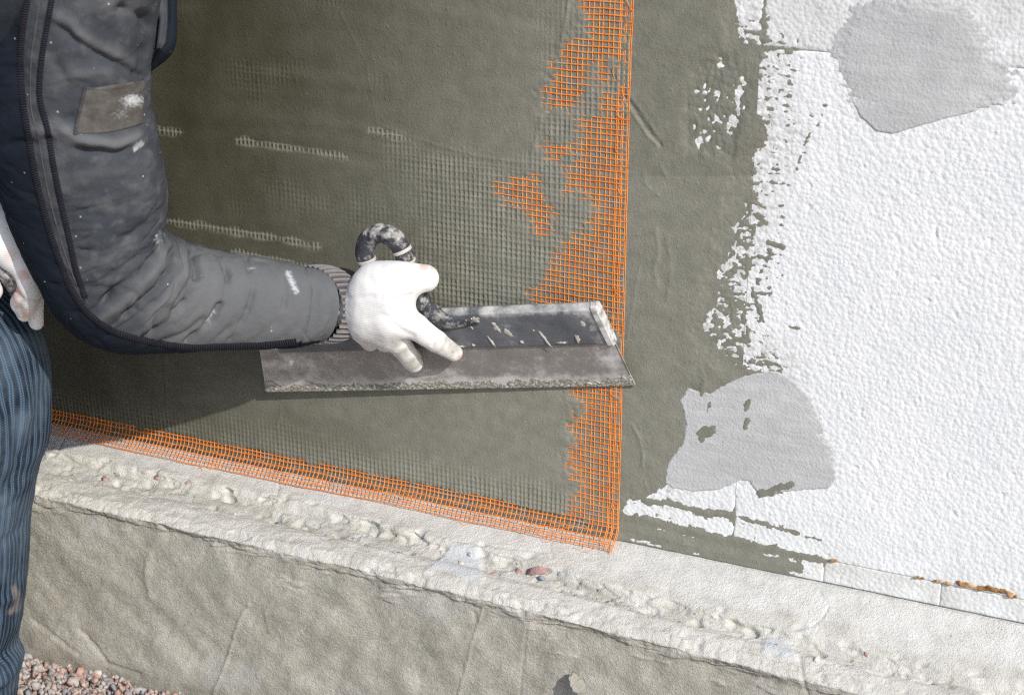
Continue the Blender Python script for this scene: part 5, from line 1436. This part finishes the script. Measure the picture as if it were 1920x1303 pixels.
mesh_obj('jacket_front', (JV + jn * jd[..., None]).reshape(-1, 3), JF, M_jacket, person, attrs={'wear_shade': np.full(120 * nj, .1), 'paint': np.zeros(120 * nj), 'panel': pj.ravel()})
HLj = HI + np.array([0.02, 0.10, -0.02]); HRj = HI + np.array([0.0, -0.10, -0.02])
def trous_fn(P):
    d = rcone(P, HLj, HRj, .125, .125)
    d = smin(d, rcone(P, HLj, KL + [0, 0, 0.0], .10, .068), 0.04)
    d = smin(d, rcone(P, HRj, KR, .10, .066), 0.04)
    return smin(d, rcone(P, KR, FR, .066, .052), 0.03)
pts = np.array([HLj, HRj, KL, KR, FR])
V, Fc = surface_nets(trous_fn, pts.min(0) - 0.16, pts.max(0) + 0.16, 0.009)
V = relax(V, Fc, 2); nn = vnormals(V, Fc)
if (nn * (V - V.mean(0))).sum() < 0: Fc = Fc[:, ::-1]
V[:, 2] = np.maximum(V[:, 2], 0.012)
mesh_obj('trousers', V, Fc, M_denim, person, attrs={'paint': np.zeros(len(V))}, uv=np.stack([np.arctan2(V[:, 1] - HI[1], V[:, 2] - .3) * 0.1, V[:, 0]], -1))
# body: one continuous skin mesh, covered by the clothes up to the neck
NK = CH + np.array([0.10, 0.02, 0.13]); HD = CH + np.array([0.19, 0.04, 0.24]); look = np.array([0.75, 0.45, -0.48]); look /= np.linalg.norm(look)
upd = np.array([0.35, 0.1, 0.93]); upd -= look * (upd @ look); upd /= np.linalg.norm(upd); sid = np.cross(look, upd)
def body_fn(P):
    d = rcone(P, HI, CH, .085, .095)
    for a, b, ra, rb in [(CH, NK, .09, .056), (NK, HD - upd * .02, .054, .058), (CH, SR, .07, .045), (SR, Cc[150], .034, .03), (Cc[150], Cc[230], .03, .028), (Cc[230], Cc[330], .026, .022), (Cc[330], Cc[-1], .022, .018), (CH, SL, .07, .045), (SL, EL, .042, .036), (EL, WL, .036, .026),
                         (HI, HLj, .06, .055), (HLj, KL, .055, .036), (KL, AL, .036, .03), (HI, HRj, .06, .055), (HRj, KR, .055, .038), (KR, FR, .038, .032)]:
        d = smin(d, rcone(P, a, b, ra, rb), 0.02)
    Rm = np.stack([look, sid, upd], 1)
    d = smin(d, ellip(P, HD, np.array([.098, .076, .118]), Rm), 0.02)
    d = smin(d, rcone(P, HD + look * .07 - upd * .075, HD + look * .05 - upd * .085, .026, .034), 0.02)         # chin
    d = smin(d, rcone(P, HD + look * .095 + upd * .01, HD + look * .118 - upd * .028, .009, .014), 0.008)       # nose
    d = smin(d, rcone(P, HD + look * .096 - upd * .056 + sid * .018, HD + look * .096 - upd * .056 - sid * .018, .008, .008), 0.006)  # mouth
    for s in (-1, 1):
        d = smin(d, rcone(P, HD + sid * .078 * s + upd * .012, HD + sid * .082 * s - upd * .03, .014, .010), 0.006)
        d = -smin(-d, rcone(P, HD + look * .108 + sid * .032 * s + upd * .004, HD + look * .10 + sid * .034 * s + upd * .004, .015, .012), 0.008)
        d = smin(d, rcone(P, HD + look * .084 + sid * .032 * s + upd * .004, HD + look * .085 + sid * .032 * s + upd * .004, .012, .012), 0.003)
    return d
pts = np.array([HI, CH, HD, SR, SL, EL, KL, AL, KR, FR, Cc[-1]])
V, Fc = surface_nets(body_fn, pts.min(0) - 0.15, pts.max(0) + 0.16, 0.0105)
V = relax(V, Fc, 1); nn = vnormals(V, Fc)
if (nn * (V - V.mean(0))).sum() < 0: Fc = Fc[:, ::-1]
mesh_obj('body', V, Fc, M_skin, person)
def cap_fn(P):
    Rm = np.stack([look, sid, upd], 1)
    d = ellip(P, HD + upd * .006, np.array([.106, .085, .126]), Rm)
    cut = (0.018 - (P - HD) @ upd) + 0.25 * ((P - HD) @ look)
    return np.maximum(d, cut)
V, Fc = surface_nets(cap_fn, HD - 0.16, HD + 0.16, 0.006)
V = relax(V, Fc, 2); nn = vnormals(V, Fc)
if (nn * (V - V.mean(0))).sum() < 0: Fc = Fc[:, ::-1]
mesh_obj('cap', V, Fc, M_cap, person)
for (ank, d_) in ((AL, np.array([0.25, -0.95, 0.0])), (FR + np.array([-0.02, 0, 0]), np.array([-0.9, 0.1, -0.35]))):
    d_ = d_ / np.linalg.norm(d_)
    a0 = ank.copy(); hz = 0.055 if ank is AL else 0.06
    heel = np.array([a0[0], a0[1], hz]) - d_ * 0.03
    def boot_fn(P, a0=a0, heel=heel, d_=d_, hz=hz):
        d = rcone(P, a0 + [0, 0, .02], heel, .044, .044)
        tip = heel + d_ * 0.17; tip[2] = max(tip[2], 0.048)
        d = smin(d, rcone(P, heel, tip, .044, .036), .02)
        return d
    V, Fc = surface_nets(boot_fn, a0 - 0.28, a0 + 0.28, 0.008)
    V = relax(V, Fc, 2); nn = vnormals(V, Fc)
    if (nn * (V - V.mean(0))).sum() < 0: Fc = Fc[:, ::-1]
    V[:, 2] = np.maximum(V[:, 2], 0.010)
    mesh_obj('boot', V, Fc, M_boot, person)
